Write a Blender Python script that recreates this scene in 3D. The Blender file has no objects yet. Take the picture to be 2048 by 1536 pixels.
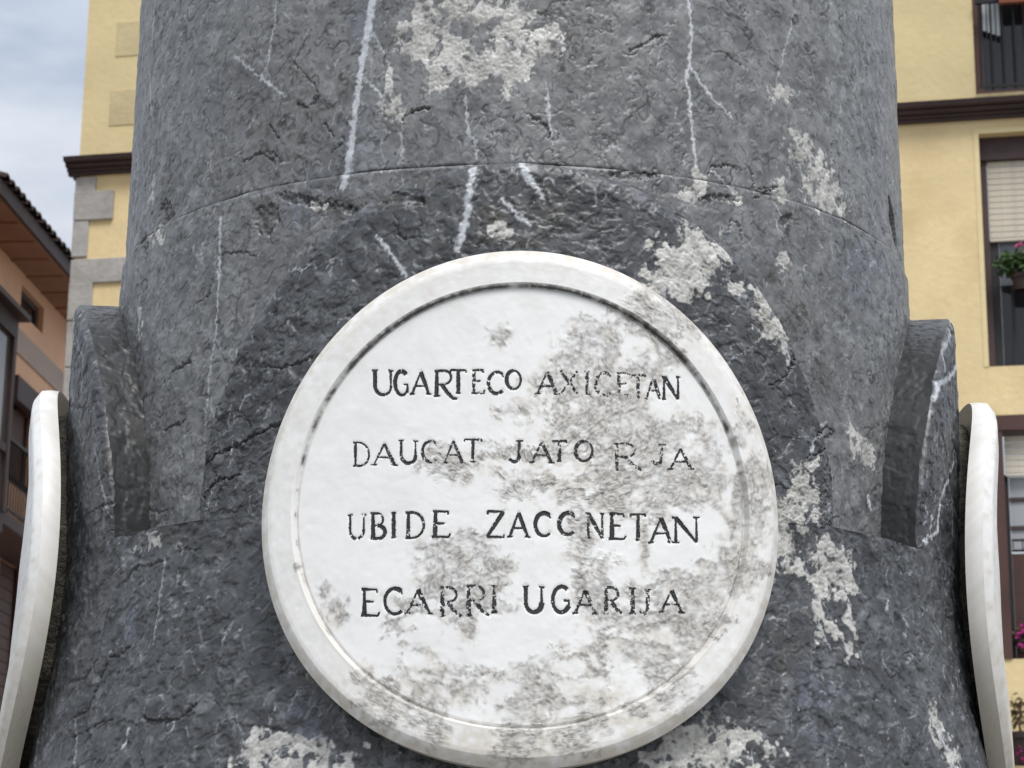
import bpy, math, random
import numpy as np
from mathutils import Matrix, Vector

random.seed(7)
rng = np.random.default_rng(11)
R_ = math.radians
sc = bpy.context.scene

# ------------------------------------------------------------------ camera
F = 4556.0; PITCH = R_(14.8312); ROLL = R_(0.5599); DIST = 2.8; CZ = 1.585
CAM = np.array([-0.002, -DIST, CZ])
cam_d = bpy.data.cameras.new('camera')
cam = bpy.data.objects.new('camera', cam_d)
sc.collection.objects.link(cam)
cam_d.sensor_fit = 'HORIZONTAL'; cam_d.sensor_width = 36.0; cam_d.lens = 36.0 * F / 2048.0
cam_d.clip_start = 0.05; cam_d.clip_end = 2000
cam.matrix_world = Matrix.Translation(CAM) @ Matrix.Rotation(R_(90) + PITCH, 4, 'X') @ Matrix.Rotation(ROLL, 4, 'Z')
cam_d.dof.use_dof = True; cam_d.dof.focus_distance = 2.35; cam_d.dof.aperture_fstop = 26
sc.camera = cam

# ------------------------------------------------------------------ sky, sun, exposure
SUN_EL, SUN_ROT = 56.0, 160.0       # high, behind the camera
world = bpy.data.worlds.new('World'); sc.world = world; world.use_nodes = True
nt = world.node_tree; nt.nodes.clear()
wo = nt.nodes.new('ShaderNodeOutputWorld'); bg = nt.nodes.new('ShaderNodeBackground')
sky = nt.nodes.new('ShaderNodeTexSky'); sky.sky_type = 'NISHITA'; sky.sun_disc = False
sky.sun_elevation = R_(SUN_EL); sky.sun_rotation = R_(SUN_ROT)
tcw = nt.nodes.new('ShaderNodeTexCoord'); mp = nt.nodes.new('ShaderNodeMapping')
mp.inputs['Scale'].default_value = (1.0, 1.0, 2.6)
cl = nt.nodes.new('ShaderNodeTexNoise'); cl.inputs['Scale'].default_value = 5.0
cl.inputs['Detail'].default_value = 6; cl.inputs['Roughness'].default_value = 0.55
crp = nt.nodes.new('ShaderNodeValToRGB')
crp.color_ramp.elements[0].position = 0.34; crp.color_ramp.elements[0].color = (3.9, 4.5, 5.5, 1)
crp.color_ramp.elements[1].position = 0.62; crp.color_ramp.elements[1].color = (7.0, 7.25, 7.7, 1)
mxw = nt.nodes.new('ShaderNodeMix'); mxw.data_type = 'RGBA'; mxw.inputs[0].default_value = 0.9
L = nt.links.new
L(tcw.outputs['Generated'], mp.inputs['Vector']); L(mp.outputs[0], cl.inputs['Vector'])
L(cl.outputs['Fac'], crp.inputs['Fac'])
L(sky.outputs[0], mxw.inputs[6]); L(crp.outputs[0], mxw.inputs[7])
# overcast dome: luminance rises towards the zenith as (1 + 2 sin e) / 3
sxyz = nt.nodes.new('ShaderNodeSeparateXYZ'); L(tcw.outputs['Generated'], sxyz.inputs[0])
mr = nt.nodes.new('ShaderNodeMapRange'); L(sxyz.outputs['Z'], mr.inputs[0])
mr.inputs[1].default_value = 0.0; mr.inputs[2].default_value = 1.0; mr.inputs[3].default_value = 0.57; mr.inputs[4].default_value = 1.71
vm_ = nt.nodes.new('ShaderNodeVectorMath'); vm_.operation = 'SCALE'; L(mxw.outputs[2], vm_.inputs[0]); L(mr.outputs[0], vm_.inputs['Scale'])
L(vm_.outputs[0], bg.inputs['Color']); bg.inputs['Strength'].default_value = 0.085
L(bg.outputs[0], wo.inputs['Surface'])
sun_d = bpy.data.lights.new('sun', 'SUN'); sun_d.energy = 1.5; sun_d.angle = R_(20); sun_d.color = (1, 0.975, 0.94)
sun = bpy.data.objects.new('sun', sun_d); sc.collection.objects.link(sun)
az = R_(SUN_ROT)
to_sun = Vector((math.sin(az) * math.cos(R_(SUN_EL)), math.cos(az) * math.cos(R_(SUN_EL)), math.sin(R_(SUN_EL))))
sun.rotation_euler = to_sun.to_track_quat('Z', 'Y').to_euler()
sun.location = (0, -6, 14)
vs = sc.view_settings; vs.view_transform = 'Standard'; vs.look = 'None'; vs.gamma = 1; vs.use_curve_mapping = False
vs.exposure = 0.62

# ------------------------------------------------------------------ helpers: survey of the place
def ray(px, py):
    a, b = px - 1024.0, 768.0 - py; c, s = math.cos(ROLL), math.sin(ROLL)
    u = a * c - b * s; v = a * s + b * c
    return np.array([u, F * math.cos(PITCH) - v * math.sin(PITCH), F * math.sin(PITCH) + v * math.cos(PITCH)]) / F

def cyl(px, py, r):
    d = ray(px, py); A = d[0]**2 + d[1]**2; B = CAM[0]*d[0] + CAM[1]*d[1]; C = CAM[0]**2 + CAM[1]**2 - r*r
    t = (-B - math.sqrt(max(B*B - A*C, 0.0))) / A; p = CAM + t*d
    return math.degrees(math.atan2(p[0], -p[1])), p[2]

COL = sc.collection.objects
def empty(name, loc=(0, 0, 0), rz=0.0, label=None, cat=None, group=None):
    o = bpy.data.objects.new(name, None); COL.link(o); o.location = loc; o.rotation_euler = (0, 0, rz)
    o.empty_display_size = 0.1
    tag(o, label, cat, group); return o
def tag(o, label=None, cat=None, group=None, kind=None):
    if label: o['label'] = label
    if cat: o['category'] = cat
    if group: o['group'] = group
    if kind: o['kind'] = kind
    return o
def link(name, me, mat, parent=None):
    o = bpy.data.objects.new(name, me); COL.link(o)
    if mat and not me.materials: me.materials.append(mat)
    if parent: o.parent = parent
    return o
def np_mesh(name, verts, quads, attrs=None, smooth=True, tris=None):
    me = bpy.data.meshes.new(name)
    verts = np.asarray(verts, np.float32).reshape(-1, 3); quads = np.asarray(quads, np.int32).reshape(-1, 4)
    me.vertices.add(len(verts)); me.vertices.foreach_set('co', verts.ravel())
    n = len(quads); me.loops.add(n*4); me.loops.foreach_set('vertex_index', quads.ravel())
    me.polygons.add(n); me.polygons.foreach_set('loop_start', np.arange(0, n*4, 4, dtype=np.int32))
    me.polygons.foreach_set('use_smooth', np.full(n, smooth))
    me.update(calc_edges=True)
    for k, a in (attrs or {}).items():
        at = me.attributes.new(k, 'FLOAT_COLOR', 'POINT')
        col = np.ones((len(verts), 4), np.float32); col[:, :a.shape[1]] = a
        at.data.foreach_set('color', col.ravel())
    return me
def grid_quads(nr, nc, flip=False, off=0, wrap=False):
    i = np.arange(nr*nc).reshape(nr, nc)
    if wrap: i = np.concatenate([i, i[:, :1]], 1)
    q = np.stack([i[:-1, :-1], i[:-1, 1:], i[1:, 1:], i[1:, :-1]], -1).reshape(-1, 4) + off
    return q[:, ::-1] if flip else q
class MB:
    """collects boxes / tubes / prisms in local coordinates, links them as ONE mesh"""
    def __init__(s): s.v = []; s.f = []
    def box(s, a, b, bev=0.0):
        x0, y0, z0 = (min(a[i], b[i]) for i in range(3)); x1, y1, z1 = (max(a[i], b[i]) for i in range(3))
        n = len(s.v)
        if bev <= 0:
            s.v += [(x0,y0,z0),(x1,y0,z0),(x1,y1,z0),(x0,y1,z0),(x0,y0,z1),(x1,y0,z1),(x1,y1,z1),(x0,y1,z1)]
            s.f += [tuple(n+k for k in q) for q in ((3,2,1,0),(4,5,6,7),(0,1,5,4),(1,2,6,5),(2,3,7,6),(3,0,4,7))]
        else:
            c = bev
            ring = [(x0+c,y0),(x1-c,y0),(x1,y0+c),(x1,y1-c),(x1-c,y1),(x0+c,y1),(x0,y1-c),(x0,y0+c)]
            inn = [(x0+c,y0+c),(x1-c,y0+c),(x1-c,y0+c),(x1-c,y1-c),(x1-c,y1-c),(x0+c,y1-c),(x0+c,y1-c),(x0+c,y0+c)]
            for pts, z in ((inn, z0), (ring, z0+c), (ring, z1-c), (inn, z1)):
                s.v += [(p[0], p[1], z) for p in pts]
            for l in range(3):
                for k in range(8):
                    k2 = (k+1) % 8
                    s.f.append((n+l*8+k, n+l*8+k2, n+(l+1)*8+k2, n+(l+1)*8+k))
            s.f.append(tuple(n+k for k in range(7, -1, -1))); s.f.append(tuple(n+24+k for k in range(8)))
        return s
    def tube(s, pts, r, n=6):
        pts = [Vector(p) for p in pts]; b = len(s.v)
        for i, p in enumerate(pts):
            d = (pts[min(i+1, len(pts)-1)] - pts[max(i-1, 0)]).normalized()
            u = d.orthogonal().normalized(); w = d.cross(u)
            rr = r[i] if isinstance(r, (list, tuple)) else r
            for k in range(n):
                a = 2*math.pi*k/n; s.v.append(tuple(p + u*(rr*math.cos(a)) + w*(rr*math.sin(a))))
        for i in range(len(pts)-1):
            for k in range(n):
                k2 = (k+1) % n; s.f.append((b+i*n+k, b+i*n+k2, b+(i+1)*n+k2, b+(i+1)*n+k))
        s.f.append(tuple(b+k for k in range(n-1, -1, -1))); s.f.append(tuple(b+(len(pts)-1)*n+k for k in range(n)))
        return s
    def prism(s, poly, axis, a, b):
        """poly: 2-D outline; axis 0 -> poly is (y,z) extruded along x, axis 1 -> (x,z) along y"""
        n = len(s.v); m = len(poly)
        for t in (a, b):
            for p in poly: s.v.append((t, p[0], p[1]) if axis == 0 else (p[0], t, p[1]))
        for k in range(m):
            k2 = (k+1) % m; s.f.append((n+k, n+k2, n+m+k2, n+m+k))
        s.f.append(tuple(n+k for k in range(m-1, -1, -1))); s.f.append(tuple(n+m+k for k in range(m)))
        return s
    def mesh(s, name, smooth=False):
        me = bpy.data.meshes.new(name); me.from_pydata(s.v, [], s.f)
        import bmesh
        bm = bmesh.new(); bm.from_mesh(me); bmesh.ops.recalc_face_normals(bm, faces=bm.faces); bm.to_mesh(me); bm.free()
        if smooth: me.polygons.foreach_set('use_smooth', [True]*len(me.polygons))
        return me
    def build(s, name, mat, parent=None, smooth=False): return link(name, s.mesh(name, smooth), mat, parent)

# ------------------------------------------------------------------ helpers: noise fields
def fbm(shape, big, small=1.0, beta=1.0, seed=0):
    """zero-mean unit-variance fractal noise; big/small = longest/shortest wavelength in cells"""
    g = np.random.default_rng(seed).standard_normal(shape).astype(np.float32)
    ky = np.fft.fftfreq(shape[0])[:, None]; kx = np.fft.rfftfreq(shape[1])[None, :]
    k = np.sqrt(ky**2 + kx**2)
    amp = 1.0 / (k + 1.0/big)**(1.0 + beta) * np.exp(-(k*small*0.6)**2) * (1 - np.exp(-(k*big*1.2)**2))
    o = np.fft.irfft2(np.fft.rfft2(g) * amp, s=shape).astype(np.float32)
    return (o - o.mean()) / o.std()
def sstep(a, b, x):
    t = np.clip((x - a) / (b - a), 0, 1); return t*t*(3 - 2*t)
class Field:
    """a raster over (u, z) in millimetres of a real surface"""
    def __init__(s, u0, u1, z0, z1, step):
        s.u0, s.z0, s.st = u0, z0, step
        s.nc = int((u1-u0)/step)+1; s.nr = int((z1-z0)/step)+1
        s.U, s.Z = np.meshgrid(u0 + np.arange(s.nc)*step, z0 + np.arange(s.nr)*step)
        s.U = s.U.astype(np.float32); s.Z = s.Z.astype(np.float32); s.ch = {}
    def new(s, *names):
        for n in names: s.ch[n] = np.zeros((s.nr, s.nc), np.float32)
    def fbm(s, big, small=0.0, beta=1.0, seed=0, ax=1.0):
        small = max(small, s.st)
        return fbm((s.nr, s.nc), big/s.st, small/s.st, beta, seed)
    def win(s, pts, pad):
        c0 = max(int((min(p[0] for p in pts)-pad-s.u0)/s.st), 0); c1 = min(int((max(p[0] for p in pts)+pad-s.u0)/s.st)+2, s.nc)
        r0 = max(int((min(p[1] for p in pts)-pad-s.z0)/s.st), 0); r1 = min(int((max(p[1] for p in pts)+pad-s.z0)/s.st)+2, s.nr)
        if c1 <= c0 or r1 <= r0: return None
        return slice(r0, r1), slice(c0, c1)
    def stroke(s, ch, pts, w, val=1.0, warp=None, soft=0.5, op='max'):
        """pts [(u,z)], w = half widths (mm)"""
        if not hasattr(w, '__len__'): w = [w]*len(pts)
        wm = max(w); sl = s.win(pts, wm*2.0 + 3)
        if sl is None: return
        X, Y = s.U[sl], s.Z[sl]
        if warp is not None: X = X + warp[0][sl]; Y = Y + warp[1][sl]
        best = np.zeros(X.shape, np.float32)
        for (a, b, wa, wb) in zip(pts[:-1], pts[1:], w[:-1], w[1:]):
            dx, dy = b[0]-a[0], b[1]-a[1]; l2 = dx*dx + dy*dy + 1e-9
            t = np.clip(((X-a[0])*dx + (Y-a[1])*dy)/l2, 0, 1)
            d = np.hypot(X - a[0] - t*dx, Y - a[1] - t*dy); ww = wa + (wb-wa)*t
            best = np.maximum(best, np.clip((1 - d/np.maximum(ww, 0.05))/soft, 0, 1))
        T = s.ch[ch]
        if op == 'max': T[sl] = np.maximum(T[sl], best*val)
        else: T[sl] += best*val
    def blob(s, ch, u, z, ru, rz, rot=0.0, val=1.0):
        """cone-shaped potential, 1 in the middle, 0 at the rim, negative outside"""
        m = max(ru, rz)*1.6; sl = s.win([(u, z)], m)
        if sl is None: return
        X, Y = s.U[sl]-u, s.Z[sl]-z; c, sn = math.cos(rot), math.sin(rot)
        p = 1 - np.hypot((X*c + Y*sn)/ru, (-X*sn + Y*c)/rz)
        T = s.ch[ch]; T[sl] = np.maximum(T[sl], np.clip(p*val + 0.6, 0, 1.6))
    def get(s, arr, u, z):
        x = np.clip((u - s.u0)/s.st, 0, s.nc-1.001); y = np.clip((z - s.z0)/s.st, 0, s.nr-1.001)
        i = x.astype(int); j = y.astype(int); fx = x-i; fy = y-j
        return (arr[j, i]*(1-fx)*(1-fy) + arr[j, i+1]*fx*(1-fy) + arr[j+1, i]*(1-fx)*fy + arr[j+1, i+1]*fx*fy)

# ------------------------------------------------------------------ helpers: materials
def new_mat(name):
    m = bpy.data.materials.new(name); m.use_nodes = True
    t = m.node_tree; b = t.nodes['Principled BSDF']; return m, t, b
def node(t, typ, **kw):
    n = t.nodes.new(typ)
    for k, v in kw.items():
        if k in n.inputs: n.inputs[k].default_value = v
        else: setattr(n, k, v)
    return n
def noise(t, scale, detail=4, rough=0.55, vec=None, dist=0.0):
    n = node(t, 'ShaderNodeTexNoise', Scale=scale, Detail=detail, Roughness=rough, Distortion=dist)
    if vec is not None: t.links.new(vec, n.inputs['Vector'])
    return n
def mixc(t, fac, a, b, mode='MIX'):
    n = t.nodes.new('ShaderNodeMix'); n.data_type = 'RGBA'; n.blend_type = mode
    for sock, v in ((0, fac), (6, a), (7, b)):
        if isinstance(v, bpy.types.NodeSocket): t.links.new(v, n.inputs[sock])
        elif isinstance(v, (int, float)): n.inputs[sock].default_value = v
        else: n.inputs[sock].default_value = (*v, 1) if len(v) == 3 else v
    return n.outputs[2]
def math_(t, op, a, b=None, clamp=False):
    n = t.nodes.new('ShaderNodeMath'); n.operation = op; n.use_clamp = clamp
    for i, v in enumerate((a, b)):
        if v is None: continue
        if isinstance(v, bpy.types.NodeSocket): t.links.new(v, n.inputs[i])
        else: n.inputs[i].default_value = v
    return n.outputs[0]
def rng_(t, v, a, b, c=0.0, d=1.0):
    n = t.nodes.new('ShaderNodeMapRange'); t.links.new(v, n.inputs[0])
    for i, x in enumerate((a, b, c, d)): n.inputs[i+1].default_value = x
    return n.outputs[0]
def simple_mat(name, col, rough=0.7, var=0.25, scale=6.0, bump=0.15, bscale=60.0, stain=None, metal=0.0, streak=False):
    """weathered surface: two scales of tone, optional stain colour, fine relief"""
    m, t, b = new_mat(name); tc = node(t, 'ShaderNodeTexCoord'); vec = tc.outputs['Object']
    if streak:
        mpn = node(t, 'ShaderNodeMapping'); mpn.inputs['Scale'].default_value = (1, 1, 0.15); t.links.new(vec, mpn.inputs[0]); vec2 = mpn.outputs[0]
    else: vec2 = vec
    n1 = noise(t, scale, 5, 0.6, vec2); n2 = noise(t, scale*7, 4, 0.6, vec2)
    lo = tuple(c*(1-var) for c in col); hi = tuple(min(c*(1+var*0.6), 1) for c in col)
    c1 = mixc(t, rng_(t, n1.outputs['Fac'], 0.3, 0.7), lo, hi)
    c2 = mixc(t, rng_(t, n2.outputs['Fac'], 0.3, 0.7, 0.0, 0.35), c1, lo)
    if stain:
        n3 = noise(t, scale*0.6, 6, 0.65, vec2); c2 = mixc(t, rng_(t, n3.outputs['Fac'], 0.46, 0.64, 0, 0.75), c2, stain)
    t.links.new(c2, b.inputs['Base Color']); b.inputs['Roughness'].default_value = rough; b.inputs['Metallic'].default_value = metal
    n4 = noise(t, bscale, 5, 0.6, vec); bp = node(t, 'ShaderNodeBump', Strength=bump, Distance=0.02)
    t.links.new(n4.outputs['Fac'], bp.inputs['Height']); t.links.new(bp.outputs[0], b.inputs['Normal'])
    return m
def stone_mat(name, lo, hi):
    """limestone: attribute 'marks' = vein, residue, groove + painted flank shade ; 'wear' = tone, brown dirt + painted flank shade, bluish calcite"""
    m, t, b = new_mat(name); tc = node(t, 'ShaderNodeTexCoord'); vec = tc.outputs['Object']
    at = node(t, 'ShaderNodeAttribute', attribute_name='marks'); aw = node(t, 'ShaderNodeAttribute', attribute_name='wear')
    s1 = node(t, 'ShaderNodeSeparateColor'); s2 = node(t, 'ShaderNodeSeparateColor')
    t.links.new(at.outputs['Color'], s1.inputs[0]); t.links.new(aw.outputs['Color'], s2.inputs[0])
    vein, res, groove = s1.outputs; tone, dirt, blue = s2.outputs  # groove also carries painted flank and slot shade, dirt painted flank shade
    n1 = noise(t, 60, 6, 0.6, vec, 0.8); n2 = noise(t, 420, 4, 0.6, vec)
    base = mixc(t, tone, lo, hi)
    f1 = rng_(t, n1.outputs['Fac'], 0.3, 0.7, 0.92, 1.08)
    f2 = rng_(t, n2.outputs['Fac'], 0.25, 0.75, 0.92, 1.08)
    k = math_(t, 'MULTIPLY', f1, f2)
    kc = node(t, 'ShaderNodeCombineColor')
    for i in range(3): t.links.new(k, kc.inputs[i])
    base = mixc(t, 1.0, base, kc.outputs[0], 'MULTIPLY')
    base = mixc(t, math_(t, 'MULTIPLY', blue, 0.6), base, (0.13, 0.145, 0.185))
    base = mixc(t, math_(t, 'MULTIPLY', dirt, 0.85), base, (0.058, 0.053, 0.045))
    base = mixc(t, math_(t, 'MULTIPLY', groove, 0.88), base, (0.022, 0.023, 0.024))
    vm = math_(t, 'MULTIPLY', vein, rng_(t, n1.outputs['Fac'], 0.3, 0.6, 0.8, 1.0))
    base = mixc(t, vm, base, (0.56, 0.58, 0.61))
    n4 = noise(t, 38, 4, 0.55, vec, 0.6)
    rc = mixc(t, rng_(t, n4.outputs['Fac'], 0.34, 0.60), (0.37, 0.36, 0.33), (0.64, 0.625, 0.585))
    base = mixc(t, res, base, rc)
    t.links.new(base, b.inputs['Base Color'])
    t.links.new(rng_(t, n1.outputs['Fac'], 0.3, 0.7, 0.32, 0.54), b.inputs['Roughness'])
    bp = node(t, 'ShaderNodeBump', Strength=0.20, Distance=0.0008)
    h = math_(t, 'ADD', math_(t, 'MULTIPLY', n2.outputs['Fac'], 0.6), n1.outputs['Fac'])
    t.links.new(h, bp.inputs['Height']); t.links.new(bp.outputs[0], b.inputs['Normal'])
    return m
def marble_mat():
    """marble: 'marks' = grey residue, yellow-brown tint, black dirt + painted crease shading"""
    m, t, b = new_mat('white_marble'); tc = node(t, 'ShaderNodeTexCoord'); vec = tc.outputs['Object']
    at = node(t, 'ShaderNodeAttribute', attribute_name='marks'); s1 = node(t, 'ShaderNodeSeparateColor')
    t.links.new(at.outputs['Color'], s1.inputs[0]); res, tint, dirt = s1.outputs  # dirt also carries the painted crease shading
    n1 = noise(t, 26, 6, 0.6, vec, 0.6); n2 = noise(t, 230, 5, 0.65, vec)
    base = mixc(t, rng_(t, n1.outputs['Fac'], 0.35, 0.7), (0.875, 0.868, 0.85), (0.82, 0.812, 0.79))
    base = mixc(t, math_(t, 'MULTIPLY', tint, 0.75), base, (0.56, 0.49, 0.37))
    n3 = noise(t, 75, 5, 0.6, vec, 0.5)
    rc = mixc(t, rng_(t, n3.outputs['Fac'], 0.35, 0.65), (0.35, 0.333, 0.305), (0.475, 0.456, 0.425))
    base = mixc(t, math_(t, 'MULTIPLY', res, 0.92), base, rc)
    base = mixc(t, dirt, base, (0.035, 0.032, 0.028))
    t.links.new(base, b.inputs['Base Color'])
    t.links.new(math_(t, 'ADD', math_(t, 'MULTIPLY', res, 0.35), 0.42), b.inputs['Roughness'])
    bp = node(t, 'ShaderNodeBump', Distance=0.0012)
    t.links.new(math_(t, 'ADD', math_(t, 'MULTIPLY', res, 0.5), 0.08), bp.inputs['Strength'])
    t.links.new(n2.outputs['Fac'], bp.inputs['Height']); t.links.new(bp.outputs[0], b.inputs['Normal'])
    return m

M = {}
M['stone_light'] = stone_mat('grey_limestone', (0.126, 0.128, 0.131), (0.220, 0.222, 0.221))
M['stone_dark'] = stone_mat('dark_limestone', (0.046, 0.048, 0.052), (0.096, 0.100, 0.106))
M['marble'] = marble_mat()
M['ink'] = simple_mat('black_letter_paint', (0.018, 0.019, 0.021), 0.6, 0.5, 150, 0.2, 300)
M['mortar'] = simple_mat('old_mortar', (0.20, 0.18, 0.14), 0.95, 0.6, 40, 0.9, 120, (0.06, 0.055, 0.045))
M['paving'] = simple_mat('stone_paving', (0.22, 0.21, 0.19), 0.85, 0.3, 0.8, 0.3, 30)
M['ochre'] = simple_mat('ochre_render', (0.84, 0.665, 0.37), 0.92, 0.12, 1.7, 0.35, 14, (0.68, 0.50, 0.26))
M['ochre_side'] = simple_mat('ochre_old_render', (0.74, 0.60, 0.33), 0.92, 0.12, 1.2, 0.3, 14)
M['ochre_trim'] = simple_mat('pale_ochre_trim', (0.82, 0.67, 0.38), 0.9, 0.07, 1.5, 0.2, 14)
M['quoin'] = simple_mat('grey_sandstone', (0.47, 0.45, 0.42), 0.95, 0.22, 3.5, 0.5, 20, (0.30, 0.28, 0.25))
M['brown'] = simple_mat('dark_brown_paint', (0.062, 0.036, 0.036), 0.6, 0.3, 3, 0.2, 30)
M['brown_red'] = simple_mat('red_brown_wood', (0.085, 0.038, 0.030), 0.6, 0.3, 3, 0.2, 30, streak=True)
M['black_wood'] = simple_mat('blackened_wood', (0.016, 0.013, 0.014), 0.5, 0.4, 4, 0.2, 30, streak=True)
M['blind'] = simple_mat('cream_blind', (0.66, 0.60, 0.49), 0.7, 0.12, 5, 0.1, 40, (0.52, 0.45, 0.36))
M['blind_brown'] = simple_mat('brown_blind', (0.13, 0.082, 0.068), 0.7, 0.25, 5, 0.1, 40)
M['iron'] = simple_mat('black_iron', (0.012, 0.011, 0.012), 0.5, 0.4, 8, 0.2, 60, metal=0.3)
M['curtain'] = simple_mat('pale_curtain', (0.52, 0.55, 0.56), 0.9, 0.25, 8, 0.1, 30, streak=True)
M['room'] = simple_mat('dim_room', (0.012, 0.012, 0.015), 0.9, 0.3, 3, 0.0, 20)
M['orange'] = simple_mat('orange_render', (0.90, 0.56, 0.37), 0.92, 0.12, 0.7, 0.3, 12)
M['band'] = simple_mat('pale_band', (0.50, 0.41, 0.36), 0.9, 0.12, 1.5, 0.2, 14)
M['soffit'] = simple_mat('soffit_wood', (0.36, 0.19, 0.12), 0.8, 0.3, 2, 0.3, 20)
M['tile'] = simple_mat('dark_roof_tile', (0.075, 0.052, 0.045), 0.9, 0.4, 3, 0.4, 20)
M['terracotta'] = simple_mat('terracotta', (0.24, 0.075, 0.035), 0.85, 0.25, 12, 0.3, 60)
M['dark_pot'] = simple_mat('dark_pot', (0.03, 0.016, 0.013), 0.7, 0.3, 12, 0.3, 60)
M['leaf'] = simple_mat('geranium_leaf', (0.055, 0.115, 0.028), 0.6, 0.5, 25, 0.2, 80)
M['dry_leaf'] = simple_mat('dry_leaf', (0.11, 0.07, 0.035), 0.8, 0.5, 25, 0.2, 80)
M['pink'] = simple_mat('pink_petal', (0.58, 0.10, 0.26), 0.6, 0.2, 40, 0.1, 80)
M['magenta'] = simple_mat('magenta_petal', (0.42, 0.02, 0.20), 0.6, 0.2, 40, 0.1, 80)
def glass_mat(name, tint, rough=0.06):
    m, t, b = new_mat(name); tc = node(t, 'ShaderNodeTexCoord'); n = noise(t, 1.5, 3, 0.5, tc.outputs['Object'])
    t.links.new(mixc(t, n.outputs['Fac'], tuple(c*0.6 for c in tint), tint), b.inputs['Base Color'])
    b.inputs['Roughness'].default_value = rough; b.inputs['Specular IOR Level'].default_value = 0.6
    return m
M['glass'] = glass_mat('dark_glass', (0.022, 0.022, 0.026)); M['glass_pale'] = glass_mat('pale_curtained_glass', (0.50, 0.52, 0.55), 0.15)
M['glass_grey'] = glass_mat('grey_glass', (0.20, 0.22, 0.25), 0.1)

# ------------------------------------------------------------------ the column: shared form
RD, RB, RS = 0.497, 0.5524, 0.494            # inner drum, boss ring, shaft
ZS = CZ + 0.8535; Z0 = CZ + 0.474             # seam, ledge
ZC = CZ + 0.4645                              # plaque centre
AZF = 0.6                                     # turn of the column (deg)
BOSS = {'front': (AZF + 0.0, 38.4, 0.372, ZC), 'left': (-90 + AZF + 0.3, 34.3, 0.351, CZ + 0.474), 'right': (90 + AZF, 34.3, 0.348, CZ + 0.474)}
def boss_top(a, key):
    c, hw, h, zc = BOSS[key]; q = np.clip(1 - ((a - c)/hw)**2, 0, 1); return zc + h*np.sqrt(q)
def lean(z, k=0.048):                         # the plaques lean out towards the foot
    return k*(ZC + 0.264 - z)
_rz = np.array([-.05, .14, .21, .28, .347, .395, .437, .50, .56, .64, .9]) + CZ
_rr = np.array([.612, .5895, .5785, .5675, .5575, .5520, .5490, .5485, .5502, .5524, .5524])
_rzf = np.linspace(_rz[0], _rz[-1], 400); _rrf = np.convolve(np.pad(np.interp(_rzf, _rz, _rr), 14, mode='edge'), np.ones(29)/29, 'valid')
def ring_r(z): return np.interp(z, _rzf, _rrf)
XO, XI, RDK = 0.5900, 0.5610, 0.2640; SX = 1.018     # plaque skin, back, radius
SR = 552.4                                    # mm per radian in the stone raster
def S(px, py):
    """surveyed point of the photographed stone -> raster (u,z) in mm"""
    a, z = cyl(px, py, RB)
    on = z < Z0 or any(z < boss_top(np.array(a), k) and abs(a - BOSS[k][0]) < BOSS[k][1] for k in BOSS)
    if not on: a, z = cyl(px, py, RD)
    return math.radians(a)*SR, z*1000
fs = Field(-math.radians(97)*SR, math.radians(97)*SR, (CZ + 0.08)*1000, (CZ + 1.27)*1000, 0.8)
fs.new('vein', 'pb', 'grv', 'dirtb', 'blueb', 'chip', 'fleck', 'sq')
wp = (fs.fbm(16, 2.5, 1.0, 21)*1.1, fs.fbm(16, 2.5, 1.0, 22)*1.1)
def poly(ch, pts, w, val=1.0, soft=0.5):
    q = [S(*p[:2]) for p in pts]
    ws = [p[2]*0.25 if len(p) > 2 else w*0.25 for p in pts]      # given as full width in photo px (0.5 mm each)
    fs.stroke(ch, q, [w_*1.3 for w_ in ws] if ch == 'vein' else ws, val, wp, soft)
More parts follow.
